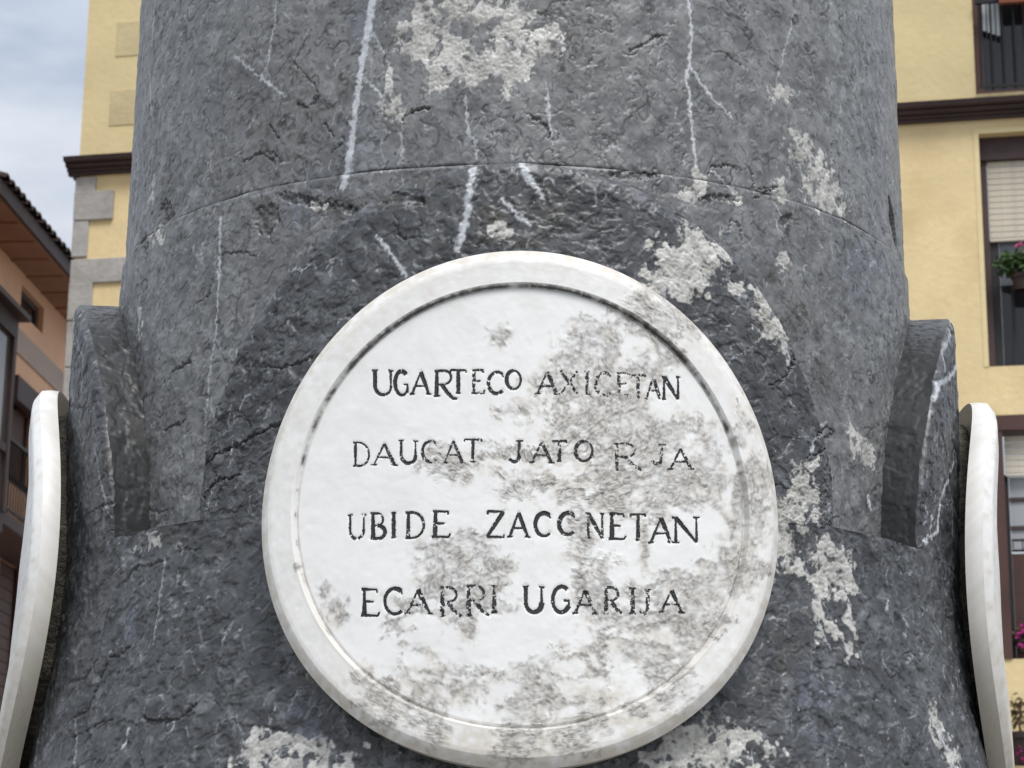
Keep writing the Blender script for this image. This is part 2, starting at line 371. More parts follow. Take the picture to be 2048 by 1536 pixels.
# calcite veins
V = [
 ([(744,-20,17),(736,40,19),(722,120,17),(710,210,13),(700,290,17),(688,372,20)], 1.0),
 ([(548,-10,3),(543,60,4),(535,90,4),(525,165,2)], .7),
 ([(465,110,5),(500,140,6),(540,170,7),(568,190,3)], .8),
 ([(1379,-10,6),(1386,60,7),(1381,125,8),(1376,150,9),(1386,240,8),(1396,345,9)], .95),
 ([(1382,128,5),(1405,165,9),(1430,195,7),(1470,236,2)], .9),
 ([(1593,20,7),(1580,80,6),(1558,160,4)], .55),
 ([(930,190,5),(936,260,8),(952,292,4)], .7), ([(952,280,4),(951,318,5)], .7),
 ([(947,332,12),(938,400,15),(930,450,14),(914,498,12)], 1.0),
 ([(1043,326,11),(1060,362,17),(1085,393,7),(1093,408,2)], 1.0),
 ([(1003,398,6),(1040,436,11),(1062,452,5)], .85),
 ([(752,470,4),(785,512,9),(810,549,9)], .9),
 ([(443,438,6),(441,520,5),(437,600,5),(430,690,4),(420,770,4),(411,852,3)], .85),
 ([(303,-5,5),(300,60,7),(298,90,3)], .6), ([(291,130,4),(297,200,7),(300,242,3)], .75),
 ([(276,235,3),(268,330,3),(258,450,4),(250,560,7),(244,645,4)], .75),
 ([(1093,165,5),(1097,215,7),(1106,285,4)], .75), ([(776,120,5),(780,190,7)], .8), ([(800,250,4),(803,312,4)], .6),
 ([(738,55,4),(765,105,5)], .6), ([(722,150,5),(762,190,7)], .7), ([(735,160,3),(775,140,3)], .5),
 ([(1425,335,4),(1450,362,6),(1472,396,5)], .7), ([(1545,405,4),(1562,432,6)], .8), ([(1550,440,4),(1558,462,4)], .8),
 ([(1878,668,6),(1884,700,12),(1878,735,10),(1881,768,15),(1872,800,4)], .9), ([(1906,640,4),(1893,700,8),(1890,745,7)], .55),
 ([(1912,900,7),(1898,960,9),(1886,1000,9),(1881,1062,9),(1858,1082,14)], .85), ([(1872,1030,5),(1868,1062,6)], .7),
 ([(1797,955,2),(1815,1010,5),(1828,1050,4),(1847,1082,6)], .6),
 ([(1907,1010,3),(1912,1090,3),(1912,1170,5),(1920,1230,5),(1929,1310,5)], .75),
 ([(1918,640,4),(1921,760,3),(1918,880,4)], .6),
 ([(326,1118,5),(320,1200,4),(312,1290,3)], .55), ([(173,1438,4),(190,1532,5)], .6), ([(184,865,3),(196,960,3),(208,1032,6)], .55),
 ([(286,1462,7),(278,1500,8)], .9), ([(1780,1200,4),(1774,1222,7)], .9),
 ([(1633,880,9),(1627,905,10)], 1.0), ([(1735,995,9),(1740,1018,10)], 1.0), ([(1650,845,3),(1640,875,3)], .5),
 ([(1575,690,6),(1578,735,7)], .8), ([(960,565,2),(957,600,2)], .3),
 ([(160,640,2),(165,720,4),(158,800,5)], .45), ([(205,642,4),(232,650,6)], .7),
 ([(505,395,5),(560,380,3)], .3), ([(1848,1450,6),(1856,1500,14),(1872,1536,16)], .8),
 ([(1700,1190,4),(1705,1250,3)], .3), ([(1760,1000,3),(1752,1090,2)], .3), ([(1480,255,2),(1520,290,2)], .3),
 ([(1630,1240,6),(1655,1300,4)], .6), ([(1683,1280,4),(1690,1310,7)], .7),
]
for pts, v in V: poly('vein', pts, 3, v, 0.55)
# cracks and long grooves
K = [
 ([(622,714,5),(592,727,8),(560,737,5),(532,732,3)], .9), ([(555,846,5),(500,872,8),(458,897,9),(430,905,6),(403,926,3)], 1),
 ([(478,948,5),(448,956,7),(425,961,9),(400,990,7)], 1), ([(430,712,3),(402,790,6),(420,795,9)], .6),
 ([(266,1294,7),(246,1313,9),(228,1316,6)], 1), ([(223,1330,9),(209,1375,9),(196,1424,7),(171,1434,7)], 1), ([(205,1320,4),(180,1360,8),(150,1368,5)], .8),
 ([(410,1413,9),(380,1443,7),(325,1447,14),(312,1438,6)], 1), ([(252,1442,7),(224,1450,5),(168,1479,3)], .8),
 ([(325,1120,6),(300,1130,5),(272,1132,5),(244,1164,5)], .7), ([(235,1130,5),(195,1172,5),(160,1200,3)], .6), ([(350,1105,5),(375,1095,5),(395,1100,4)], .7),
 ([(340,1018,4),(322,1028,5),(300,1018,5),(270,1035,5),(245,1050,3)], .8), ([(200,820,4),(225,815,6),(260,826,5)], .7), ([(265,825,4),(285,812,4)], .7),
 ([(345,745,5),(362,735,9),(385,722,9)], 1), ([(330,862,4),(350,850,7),(372,842,4)], .9), ([(440,510,4),(470,505,5),(495,505,6),(510,515,4)], .8), ([(395,610,5),(418,592,6),(422,570,4)], .8),
 ([(790,425,4),(797,465,6),(812,477,6),(838,475,4),(840,440,4)], .7), ([(640,490,5),(615,530,5),(590,545,4)], .6), ([(485,320,5),(520,306,8),(548,322,6)], .9), ([(495,312,4),(530,300,6),(555,315,5)], .8),
 ([(650,340,0.1),(690,345,4),(670,300,3),(655,240,4)], .0), ([(595,140,5),(585,120,7),(600,90,5),(616,60,4)], .7), ([(600,140,5),(630,175,5),(632,195,5),(610,215,6),(590,205,4)], .7),
 ([(820,222,9),(845,215,8),(858,215,6)], 1), ([(805,240,4),(815,225,6)], .7), ([(536,250,5),(555,278,6)], .9), ([(645,245,6),(665,270,6)], .8), ([(660,300,5),(685,285,5),(682,268,3)], .8),
 ([(1260,115,3),(1265,95,6),(1295,85,6),(1310,70,7),(1335,68,5)], .85), ([(1430,100,5),(1455,103,5),(1485,130,4)], .7), ([(1052,225,4),(1075,238,7),(1095,255,7),(1105,280,6)], .85),
 ([(1420,345,4),(1430,330,6),(1470,330,6),(1490,338,3)], .85), ([(1495,325,5),(1505,340,6),(1510,360,6),(1505,390,5)], .8), ([(1520,375,4),(1555,372,6),(1535,385,5),(1505,400,4)], .8),
 ([(1452,470,3),(1462,440,6),(1475,450,6),(1480,490,6)], .7), ([(1540,770,4),(1572,755,5),(1595,715,6)], .9), ([(1615,915,4),(1640,905,5),(1668,865,7),(1655,855,6),(1638,870,4)], .9),
 ([(1555,967,3),(1580,975,5)], .7), ([(1640,1060,3),(1668,1045,4),(1688,1030,3)], .6), ([(1700,1120,3),(1760,1180,5)], .0), ([(1800,1310,5),(1815,1305,5),(1830,1325,4)], .7),
 ([(1770,690,3),(1800,770,3)], .0), ([(1790,1010,3),(1800,1018,4),(1812,1012,3)], .8), ([(1880,1195,5),(1890,1205,4),(1897,1235,5),(1908,1242,4)], .8),
 ([(1005,455,10),(985,470,8),(950,490,7)], .6), ([(1340,1440,6),(1400,1425,9),(1420,1420,5)], .7),
]
for pts, v in K:
    if v > 0: poly('grv', pts, 4, v, 0.6)
# random fossil / chisel squiggles all over
rs = np.random.default_rng(5)
W_, H_ = fs.U[0, -1] - fs.U[0, 0], fs.Z[-1, 0] - fs.Z[0, 0]
dens = fs.fbm(160, 30, 1.0, 31)
def squiggle(n, lmin, lmax, wmin, wmax, ch, vmin, vmax, curl=1.0, keep=-0.6):
    k = 0
    while k < n:
        u = fs.U[0, 0] + rs.random()*W_; z = fs.Z[0, 0] + rs.random()*H_
        if dens[int((z-fs.z0)/fs.st), int((u-fs.u0)/fs.st)] < keep + rs.random()*1.2 - 0.6: continue
        k += 1
        Ln = lmin + (lmax-lmin)*rs.random()**2.2; m = max(4, int(Ln/2.2)); st = Ln/m
        h = rs.random()*2*math.pi if rs.random() < .55 else math.pi/2 + rs.normal()*0.5
        kap = rs.normal()*curl*0.16; pts = [(u, z)]
        for i in range(m):
            h += kap*st + rs.normal()*0.16; kap += rs.normal()*0.03
            u += math.cos(h)*st; z += math.sin(h)*st; pts.append((u, z))
        w = wmin + (wmax-wmin)*rs.random()**1.8
        ws = [w*(0.35 + 0.65*math.sin(math.pi*(i+0.5)/(m+1))) for i in range(m+1)]
        fs.stroke(ch, pts, ws, vmin + (vmax-vmin)*rs.random(), wp if rs.random() < .6 else None, 0.42)
squiggle(2600, 5, 30, 1.1, 2.2, 'sq', 0.30, 0.9)
squiggle(1500, 14, 70, 1.4, 3.2, 'sq', 0.55, 1.0, 0.8)
squiggle(900, 8, 22, 1.2, 3.0, 'sq', 0.5, 1.0, 1.8)
squiggle(2600, 5, 34, 0.9, 2.2, 'fleck', 0.35, 1.0, 0.6)
fs.new('pale')
for _ in range(900):                          # small worn, paler scabs
    fs.blob('pale', fs.U[0, 0] + rs.random()*W_, fs.Z[0, 0] + rs.random()*H_, 2 + 9*rs.random()**2, 2 + 12*rs.random()**2, rs.random()*3)
# patches of pale residue on the stone (photo px: x, y, rx, ry, tilt, strength)
PT = [(850,75,55,42,.2,1),(905,110,40,45,0,1),(905,15,45,22,.1,.9),(985,20,45,26,.2,1),(1020,45,45,45,0,1),(960,130,70,34,-.2,1.1),(1020,120,45,45,.5,1.1),(1085,85,45,26,-.4,.95),(880,150,25,28,0,.8),(1012,165,10,24,0,.8),(820,95,35,16,.1,.9),(838,25,12,25,0,.6),(860,170,6,18,0,.7),
 (782,212,24,24,0,1.1),(776,175,5,30,0,.5),(1568,186,30,16,-.5,.9),(1610,300,28,20,-.3,.75),(1640,330,28,22,-.7,.8),(1658,385,40,34,-.6,1),(1625,380,16,22,0,.8),(1690,415,16,9,-.7,.9),(1600,275,24,10,0,.5),
 (1396,368,17,32,.15,1.05),(1376,388,22,11,0,.9),(1470,405,16,9,-.1,1),(1565,380,14,22,0,.7),
 (1395,490,46,34,.3,1.1),(1370,530,62,46,.5,1.15),(1345,575,50,20,.3,1),(1430,505,34,36,-.6,.9),(1310,570,18,18,0,.8),(1322,500,8,26,.4,.55),
 (1530,625,17,38,.1,1),(1545,660,30,26,-.4,1),(1572,690,9,22,.2,.9),(1500,575,22,10,-.2,.6),
 (1612,985,26,34,-.4,1.05),(1585,1035,30,34,.6,1.0),(1630,1020,9,26,.2,.7),(1600,955,8,24,0,.7),(1568,1080,24,44,0,1),(1622,935,10,22,.5,.6),
 (1650,1100,20,30,.4,1.1),(1665,1140,22,40,.2,1.1),(1690,1125,14,22,0,.9),(1700,1155,18,28,.3,1),(1645,1165,20,18,0,.8),(1640,1225,14,40,.1,.75),(1672,1180,30,14,0,.8),(1600,1130,26,12,-.6,.7),(1700,1245,9,22,0,.5),(1692,1290,12,24,0,.65),(1660,1260,16,12,.2,.5),
 (1735,912,16,26,.5,1.0),(1712,890,20,14,-.6,.7),(1705,868,10,14,0,.8),(1566,524,11,13,0,.8),(1485,580,20,10,0,.45),
 (1845,1450,14,40,-.2,.8),(1870,1515,20,30,-.3,.9),(298,1080,18,10,.2,.6),(275,1095,12,7,0,.4),(560,1490,50,18,.2,.85),(540,1510,40,18,-.1,.8),(640,1505,70,18,.1,.6),(600,1540,90,18,0,.7),
 (1400,1500,75,38,.1,.75),(1430,1480,60,14,-.2,.7),(1345,1520,50,26,0,.8),(1490,1510,40,16,-.3,.5),(1010,465,22,10,.3,.55),(215,652,20,6,.2,.55),(175,680,12,8,.2,.5),(300,380,8,22,0,.35),(280,650,8,24,0,.35),(640,415,16,8,.3,.35),(315,470,18,12,.4,.4)]
def px_blob(ch, x, y, rx, ry, rot, v):
    u, z = S(x, y); ca = max(math.cos(u/SR), 0.35)
    fs.blob(ch, u, z, rx*0.5/ca, ry*0.54, -rot, v)
fs.new('spike')
for p in PT:
    px_blob('pb', *p)
    if p[5] < 0.7: continue
    for _ in range(int(4 + (p[2] + p[3])*0.16)):      # torn fibres and scrapes running out of the patch
        a = rs.random()*6.283; u, z = S(p[0] + p[2]*0.8*math.cos(a), p[1] + p[3]*0.8*math.sin(a)); b = -a + rs.normal()*0.9
        Ls = 4 + 14*rs.random()**1.5; w = 0.7 + 1.6*rs.random()
        fs.stroke('spike', [(u, z), (u + Ls*.5*math.cos(b), z + Ls*.5*math.sin(b)), (u + Ls*math.cos(b + .3*rs.normal()), z + Ls*math.sin(b))], [w*.7, w, 0.2], 0.55 + 0.45*rs.random(), wp, 0.5)
# brown dirt, bluish calcite, broken chips, the slot in the shaft
for p in [(760,395,90,18,.2,.9),(690,420,70,26,.3,.8),(530,430,40,40,0,.7),(850,360,60,12,.1,.7),(980,430,60,30,-.2,.7),(1010,480,120,16,0,.9),(1100,420,60,60,.3,.5),(250,630,22,60,0,.7),(300,930,18,60,.1,.45),(340,1055,60,30,.2,.5),(300,1080,60,14,.2,.7),(690,180,40,30,.5,.5),(640,200,30,20,.3,.5),(1700,430,40,22,-.3,.6),(1530,560,60,20,-.7,.5),(1590,640,30,60,.4,.5),(1640,760,30,60,.3,.5),(690,330,30,20,0,.4),(330,400,30,50,.2,.4),(630,1330,40,90,-.5,.5),(1560,1330,40,90,.6,.5),(560,1180,20,120,0,.5),(540,250,120,100,0,.25),(1140,70,60,60,0,.2),(1830,700,40,60,0,.5),(1870,870,40,60,.1,.4),(200,660,50,30,0,.5)]: px_blob('dirtb', *p)
for p in [(265,1240,14,34,.1,.8),(1745,525,46,16,-.5,1),(1715,500,30,10,-.3,.9),(1760,545,14,20,0,.9),(700,300,60,70,0,.35),(640,360,40,30,0,.35),(420,210,30,60,0,.4),(600,420,60,30,0,.4),(1930,1290,20,30,0,.5),(100,1450,30,60,0,.5),(620,1450,40,60,0,.4),(1600,1380,50,80,0,.4),(720,30,40,50,0,.4),(1460,500,30,40,0,.4),(1720,560,40,60,0,.3)]: px_blob('blueb', *p)
n_f = fs.fbm(9, 1.0, 0.9, 41); n_m = fs.fbm(44, 2, 1.2, 42); n_l = fs.fbm(220, 20, 0.9, 43); n_x = fs.fbm(24, 1.6, 1.2, 44)
ridge = 1 - np.abs(fs.fbm(16, 0.9, 0.5, 45)); ridge2 = 1 - np.abs(fs.fbm(22, 1, 0.6, 46))
pot = fs.ch['pb'] - 0.6
fib = fs.fbm(34, 3.5, 1.5, 48); ridgeF = 1 - np.abs(fs.fbm(13, 3, 1.5, 50))
resid = np.where(fs.ch['pb'] > 0.02, sstep(-0.02, 0.13, pot*0.9 + 0.05 + 0.34*fib + 0.02*n_f), 0)
resid *= np.clip(0.84 + 0.18*ridgeF, 0.3, 1)
resid = np.maximum(resid, fs.ch['spike'])
dirt = np.where(fs.ch['dirtb'] > 0.02, sstep(-0.15, 0.6, fs.ch['dirtb'] - 0.6 + 0.22*n_m + .12*n_x), 0)
blue = np.where(fs.ch['blueb'] > 0.02, sstep(-0.15, 0.55, fs.ch['blueb'] - 0.6 + 0.25*n_m + .12*n_x), 0)
vein = np.clip(fs.ch['vein']*np.clip(1.10 + 0.10*n_f + 0.12*n_x, 0.4, 1.25), 0, 1)
vein = np.maximum(vein, 0.16*sstep(0.35, 0.9, fs.ch['pale'] + 0.22*n_x)*(fs.ch['pale'] > 0.02))
vein = np.maximum(vein, fs.ch['fleck']*0.52*np.clip(0.9 + 0.5*n_f, 0, 1.5))
vein = np.maximum(vein, 0.7*sstep(0.5, 1.0, blue)*np.clip(0.4 + 0.6*n_x, 0, 1)*(fs.ch['blueb'] > 1.2))
tone = np.clip(0.50 + 0.17*n_l + 0.26*n_m + 0.07*n_x + 0.02*n_f, 0, 1)
def contour(f, st):                           # signed distance (mm) to the zero line of a smooth noise
    gy, gx = np.gradient(f); return f/(np.hypot(gx, gy)/st + 1e-4)
d1 = contour(fs.fbm(30, 7, 2.4, 81), fs.st); d2 = contour(fs.fbm(14, 5, 2.4, 82), fs.st); d3 = contour(fs.fbm(70, 7, 1.5, 83), fs.st)
k1 = sstep(0.45, 0.9, fs.fbm(34, 8, 1.0, 84)); k2 = sstep(0.75, 1.2, fs.fbm(30, 6, 1.0, 85)); k3 = sstep(0.0, 0.5, fs.fbm(50, 10, 1.0, 86))
cdark = np.maximum(np.maximum(np.exp(-(d1/0.95)**2)*k1, 0.85*np.exp(-(d2/0.8)**2)*k2), np.exp(-(d3/1.1)**2)*k3*0.9)
clite = np.maximum(np.maximum(np.exp(-((d1-2.0)/1.0)**2)*k1, 0.8*np.exp(-((d2-1.6)/0.8)**2)*k2), np.exp(-((d3-2.4)/1.2)**2)*k3)
cstep = sstep(-0.8, 0.8, d1)*k1*0.45 + sstep(-0.9, 0.9, d3)*k3*0.6
groove = np.clip(np.maximum(0.72*cdark*np.clip(.85 + .3*n_x, 0.1, 1.2), fs.ch['grv']),0,1)
groove = np.clip(np.maximum(groove, 1.0*fs.ch['sq']*np.clip(0.78 + .3*n_x, 0.2, 1)), 0, 1)
# relief (mm)
relief = (0.55*n_l + 0.18*n_m + 0.04*n_x + 0.008*n_f - 3.0*fs.ch['grv'] - 0.75*fs.ch['sq'] + 0.12*fs.ch['fleck'] + resid*(0.2 + 0.5*ridgeF)
          + 0.3*fs.ch['vein'] - 0.4*cdark + 0.7*cstep)
vein = np.maximum(vein, 0.16*clite*np.clip(.7 + .6*n_m, 0, 1.5))
slabs = sstep(0.20, 0.26, fs.fbm(90, 5, 1.5, 47))*0.8 + sstep(0.45, 0.50, fs.fbm(50, 4, 1.4, 49))*0.6          # shallow flaked steps, stronger on the bosses
relief0 = relief.copy(); chipm = np.zeros_like(relief)
fs.new('cb')
for p in [(770,392,85,15,.22,1.1),(690,420,50,10,.4,.5),(535,440,30,36,.1,1),(600,400,60,12,.35,.7),(290,490,24,18,.6,.9),(330,420,26,20,.6,.8),(1440,397,40,8,-.1,.7),(1260,350,60,10,-.05,.5),(1570,440,20,10,-.4,.6)]: px_blob('cb', *p)
chipm = np.where(fs.ch['cb'] > 0.02, sstep(0.0, 0.12, fs.ch['cb'] - 0.6 + 0.12*n_x + 0.05*n_f), 0)
relief -= chipm*(2.6 + 1.0*n_x)
dirt = np.maximum(dirt, chipm*0.40)
fs.new('slot')
q = [S(1784, 396), S(1790, 440), S(1797, 486)]
fs.stroke('slot', q, [3, 15, 10], 1.0, None, 0.35)
relief -= 30*sstep(0.2, 0.9, fs.ch['slot'])
groove = np.maximum(groove, sstep(0.3, 0.7, fs.ch['slot']))  # shade inside the slot is painted dark too, besides the cut

def stone_attrs(a, z, k_tone=0.0):
    u = np.radians(a)*SR; zz = z*1000
    marks = np.stack([fs.get(vein, u, zz), fs.get(resid, u, zz), fs.get(groove, u, zz)], -1)
    wear = np.stack([np.clip(fs.get(tone, u, zz) + k_tone, 0, 1), fs.get(dirt, u, zz), fs.get(blue, u, zz)], -1)
    return marks.reshape(-1, 3), wear.reshape(-1, 3)
def disp(a, z, slab=0.0):
    u = np.radians(a)*SR; zz = z*1000
    d = fs.get(relief, u, zz)
    if slab: d = d - slab*fs.get(slabs, u, zz)
    return d/1000
def cyl_xyz(r, a, z): return np.stack([r*np.sin(np.radians(a)), -r*np.cos(np.radians(a)), z], -1)
def az_cols(a0, a1, step=0.00110):
    """columns evenly spread as the eye sees them"""
    s0, s1 = math.sin(math.radians(max(a0, -84))), math.sin(math.radians(min(a1, 84)))
    n = max(6, int((s1 - s0)*RB/step)); c = np.degrees(np.arcsin(np.linspace(s0, s1, n)))
    pre = np.arange(a0, -84, 0.4) if a0 < -84 else []; post = np.arange(84.4, a1 + 0.2, 0.4) if a1 > 84 else []
    return np.concatenate([pre, c, post])
ZTOPV, ZBOTV = CZ + 1.22, CZ + 0.14           # what the photograph sees of the column
column = empty('stone_column', (0, 0, 0), 0, 'weathered dark grey stone column with a round shaft on a wider base and arched lugs behind the plaques', 'column')

def cull(A, Z, q, drop):
    a = A.reshape(-1)[q].mean(1); z = Z.reshape(-1)[q].mean(1); return q[~drop(a, z)]
def compact(v, q, *arr):
    u, inv = np.unique(q, return_inverse=True); return (v[u], inv.reshape(-1, 4)) + tuple(x[u] for x in arr)
def behind_lug(a, z):                         # stone buried inside a lug is not built
    o = np.zeros(a.shape, bool)
    for k in BOSS:
        c, hw, h, zc = BOSS[k]; o |= (np.abs(a - c) < hw - 2.5) & (z < boss_top(np.clip(a, c - hw + 2.5, c + hw - 2.5), k) - 0.02)
    return o
def behind_plaque(a, z): return np.hypot(np.radians(a - 0.85)*XI, z - ZC) < 0.205
def stone_part(name, cols, Zf, rf, mat, slab, k_tone=0.0, extra=None, drop=None):
    A = np.broadcast_to(cols[None, :], Zf.shape); r = rf(A, Zf) + disp(A, Zf, slab)
    v = cyl_xyz(r, A, Zf).reshape(-1, 3); m, w = stone_attrs(A, Zf, k_tone); q = grid_quads(*Zf.shape)
    if drop: v, q, m, w = compact(v, cull(A, Zf, q, drop), m, w)
    vs_, qs_, ms_, ws_ = [v], [q], [m], [w]; n = len(v)
    for (v2, q2) in (extra or []):
        vs_.append(v2); qs_.append(q2 + n); n += len(v2)
        ms_.append(np.zeros((len(v2), 3))); ws_.append(np.tile([0.5, 0, 0], (len(v2), 1)))
    me = np_mesh(name, np.concatenate(vs_), np.concatenate(qs_), {'marks': np.concatenate(ms_), 'wear': np.concatenate(ws_)})
    return link(name, me, mat, column)
def lathe(prof, a0=0.0, a1=360.0, n=96):
    aa = np.linspace(a0, a1, n); P = np.array(prof); A, _ = np.meshgrid(aa, P[:, 0]); Rr = np.repeat(P[:, :1], n, 1); Zz = np.repeat(P[:, 1:], n, 1)
    return cyl_xyz(Rr, A, Zz).reshape(-1, 3), grid_quads(len(P), n)
cols = az_cols(-97, 97)
def seam_k(A): return np.clip(0.45 + 0.5*np.sin(A*0.19 + 1)*np.sin(A*0.083 + .4) + 0.25*np.sin(A*.61), 0.28, 1)
# --- shaft
def shaft_r(A, Z):
    h = Z - ZS; r = RS - 0.006*np.clip(h, 0, 1) ; return r - 0.0030*seam_k(A)*np.exp(-(h/0.0020)**2)
zz = np.concatenate([[ZS + 0.0003, ZS + 0.0014], np.linspace(ZS + 0.0024, ZTOPV, 300)])
stone_part('shaft', cols, np.repeat(zz[:, None], len(cols), 1), shaft_r, M['stone_light'], 0.0, 0.04,
           [lathe([(0.40, ZS + .0003), (RS - .003, ZS + .0003), (RS, ZS + .006), (RS - .0018, ZTOPV)], 97, 263, 60),
            lathe([(RS - .0018, ZTOPV), (RS - .006, ZTOPV + .4), (0.47, 4.1), (0.0, 4.1)], -97, 263, 140)])
# --- inner drum
def drum_r(A, Z): 
    h = ZS - Z; return RD + 0.0015 - 0.0030*seam_k(A)*np.exp(-(h/0.0020)**2)
zz = np.concatenate([np.linspace(Z0 - 0.01, ZS - 0.0024, 330), [ZS - 0.0014, ZS - 0.0003]])
stone_part('base_drum', cols, np.repeat(zz[:, None], len(cols), 1), drum_r, M['stone_light'], 0.4, -0.06,
           [lathe([(RD, Z0 - .01), (RD + .001, ZS - .004), (RD - .003, ZS - .0003), (0.40, ZS - .0003)], 97, 263, 60),
            lathe([(0.470, ZS - .02), (0.470, ZS + .02)], -97, 263, 100)], behind_lug)
# --- lower ring below the ledge (with the ledge as its top)
zz = np.linspace(ZBOTV, Z0, 290); Zg = np.repeat(zz[:, None], len(cols), 1)
stone_part('lower_ring', cols, Zg, lambda A, Z: ring_r(Z), M['stone_dark'], 1.5, 0.0,
           [lathe([(.5478, Z0 - .0004), (.5455, Z0 + .0008), (RD - .02, Z0 + .002)], -97, 263, 300),
            lathe([(0.72, 0.30), (0.70, 0.9), (0.62, 1.35), (float(ring_r(np.array(ZBOTV))), ZBOTV)], -97, 97, 120),
            lathe([(0.72, 0.30), (0.70, 0.9), (0.62, 1.35), (float(ring_r(np.array(ZBOTV))), ZBOTV), (.560, CZ + .33), (.548, Z0)], 97, 263, 60),
            lathe([(0.0, 0.0), (0.95, 0.0), (0.95, 0.28), (0.93, 0.30), (0.70, 0.302)], -97, 263, 140)], behind_plaque)
# --- arched lugs
def lug(key):
    c, hw, h, zc = BOSS[key]
    n = 860 if key == 'front' else 560
    ph = np.linspace(-math.pi/2, math.pi/2, n); a = c + hw*np.sin(ph)
    if key == 'left': a_lim = -97
    top = boss_top(a, key) - 0.0; nr = 300 if key == 'front' else 150
    t = np.linspace(0, 1, nr)[:, None]; Zg = (Z0 - 0.003) + t*(top[None, :] - (Z0 - 0.003)); A = np.broadcast_to(a[None, :], Zg.shape)
    edge = np.minimum(top[None, :] - Zg, np.radians(hw - np.abs(a - c))[None, :]*RB)
    def rf(A, Z): return ring_r(Z) + 0.0004 - 0.007*np.exp(-np.clip(edge, 0, 1)/0.007)
    r = rf(A, Zg) + disp(A, Zg, 1.5)
    v = cyl_xyz(r, A, Zg).reshape(-1, 3); m, w = stone_attrs(A, Zg)
    qf = grid_quads(*Zg.shape)
    if key == 'front': v, qf, m, w = compact(v, cull(A, Zg, qf, behind_plaque), m, w)
    # flank: the outline pulled back to the drum
    pa = np.concatenate([np.full(60, a[0]), a, np.full(60, a[-1])])
    pz = np.concatenate([np.linspace(Z0 - 0.003, top[0], 60), top, np.linspace(top[-1], Z0 - 0.003, 60)])
    pr = np.concatenate([np.interp(np.linspace(Z0 - .003, top[0], 60), Zg[:, 0], r[:, 0]), r[-1], np.interp(np.linspace(top[-1], Z0 - .003, 60)[::-1], Zg[:, -1], r[:, -1])[::-1]])
    nk = 36; k = np.linspace(0, 1, nk)[:, None]
    Rf = pr[None, :] + k*((RD - 0.012) - pr[None, :]); Af = np.broadcast_to(pa[None, :], Rf.shape).copy(); Zf = np.broadcast_to(pz[None, :], Rf.shape).copy()
    # roughness of the flank, moved along the outline normal
    na = np.gradient(pa)*math.pi/180*RB; nz = np.gradient(pz); ln = np.hypot(na, nz) + 1e-9
    uu = np.broadcast_to((np.cumsum(ln) - 0.2)[None, :], Rf.shape)*1000; vv = (Rf - 0.4)*1000 + ZS*1000 - 420
    dn = fs.get(relief0, uu, vv)/1000*0.55*np.clip(k*6, 0, 1) - fs.get(slabs, uu, vv)*0.0012*np.clip(k*6, 0, 1)
    Af += np.degrees(-nz/ln/RB)[None, :]*dn; Zf += (na/ln)[None, :]*dn
    vf = cyl_xyz(Rf, Af, Zf).reshape(-1, 3)
    mf = np.stack([fs.get(vein, uu, vv)*0.10, fs.get(resid, uu, vv)*0.05, np.clip(np.maximum(fs.get(groove, uu, vv)*0.55, 0.66 + 0.16*fs.get(n_m, uu, vv)), 0, 1)], -1).reshape(-1, 3)  # recess shade painted on the flank through a high groove value
    wf = np.stack([np.clip(fs.get(tone, uu, vv) - .42, 0, 1), np.clip(0.42 + 0.25*fs.get(n_m, uu, vv), 0, 1), 0*uu], -1).reshape(-1, 3)  # lowered tone and added dirt deepen that painted recess shade
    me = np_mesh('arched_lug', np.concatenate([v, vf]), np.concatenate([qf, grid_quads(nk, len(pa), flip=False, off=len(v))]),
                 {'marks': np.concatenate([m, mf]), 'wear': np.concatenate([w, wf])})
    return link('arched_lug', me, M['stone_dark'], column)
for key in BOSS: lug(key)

# ------------------------------------------------------------------ marble plaques
fd = Field(-290, 290, -290, 290, 0.8)
def Dp(px, py, r=XO - 0.004):
    a, z = cyl(px, py, r + 0.013); a, z = cyl(px, py, r + lean(z)); return math.radians(a - 0.85)*XO*1000, (z - ZC)*1000
fd.new('sb', 'tb', 'let', 'fold', 'dk')
wd = (fd.fbm(18, 1, 0.6, 61)*1.6, fd.fbm(18, 1, 0.6, 62)*1.6)
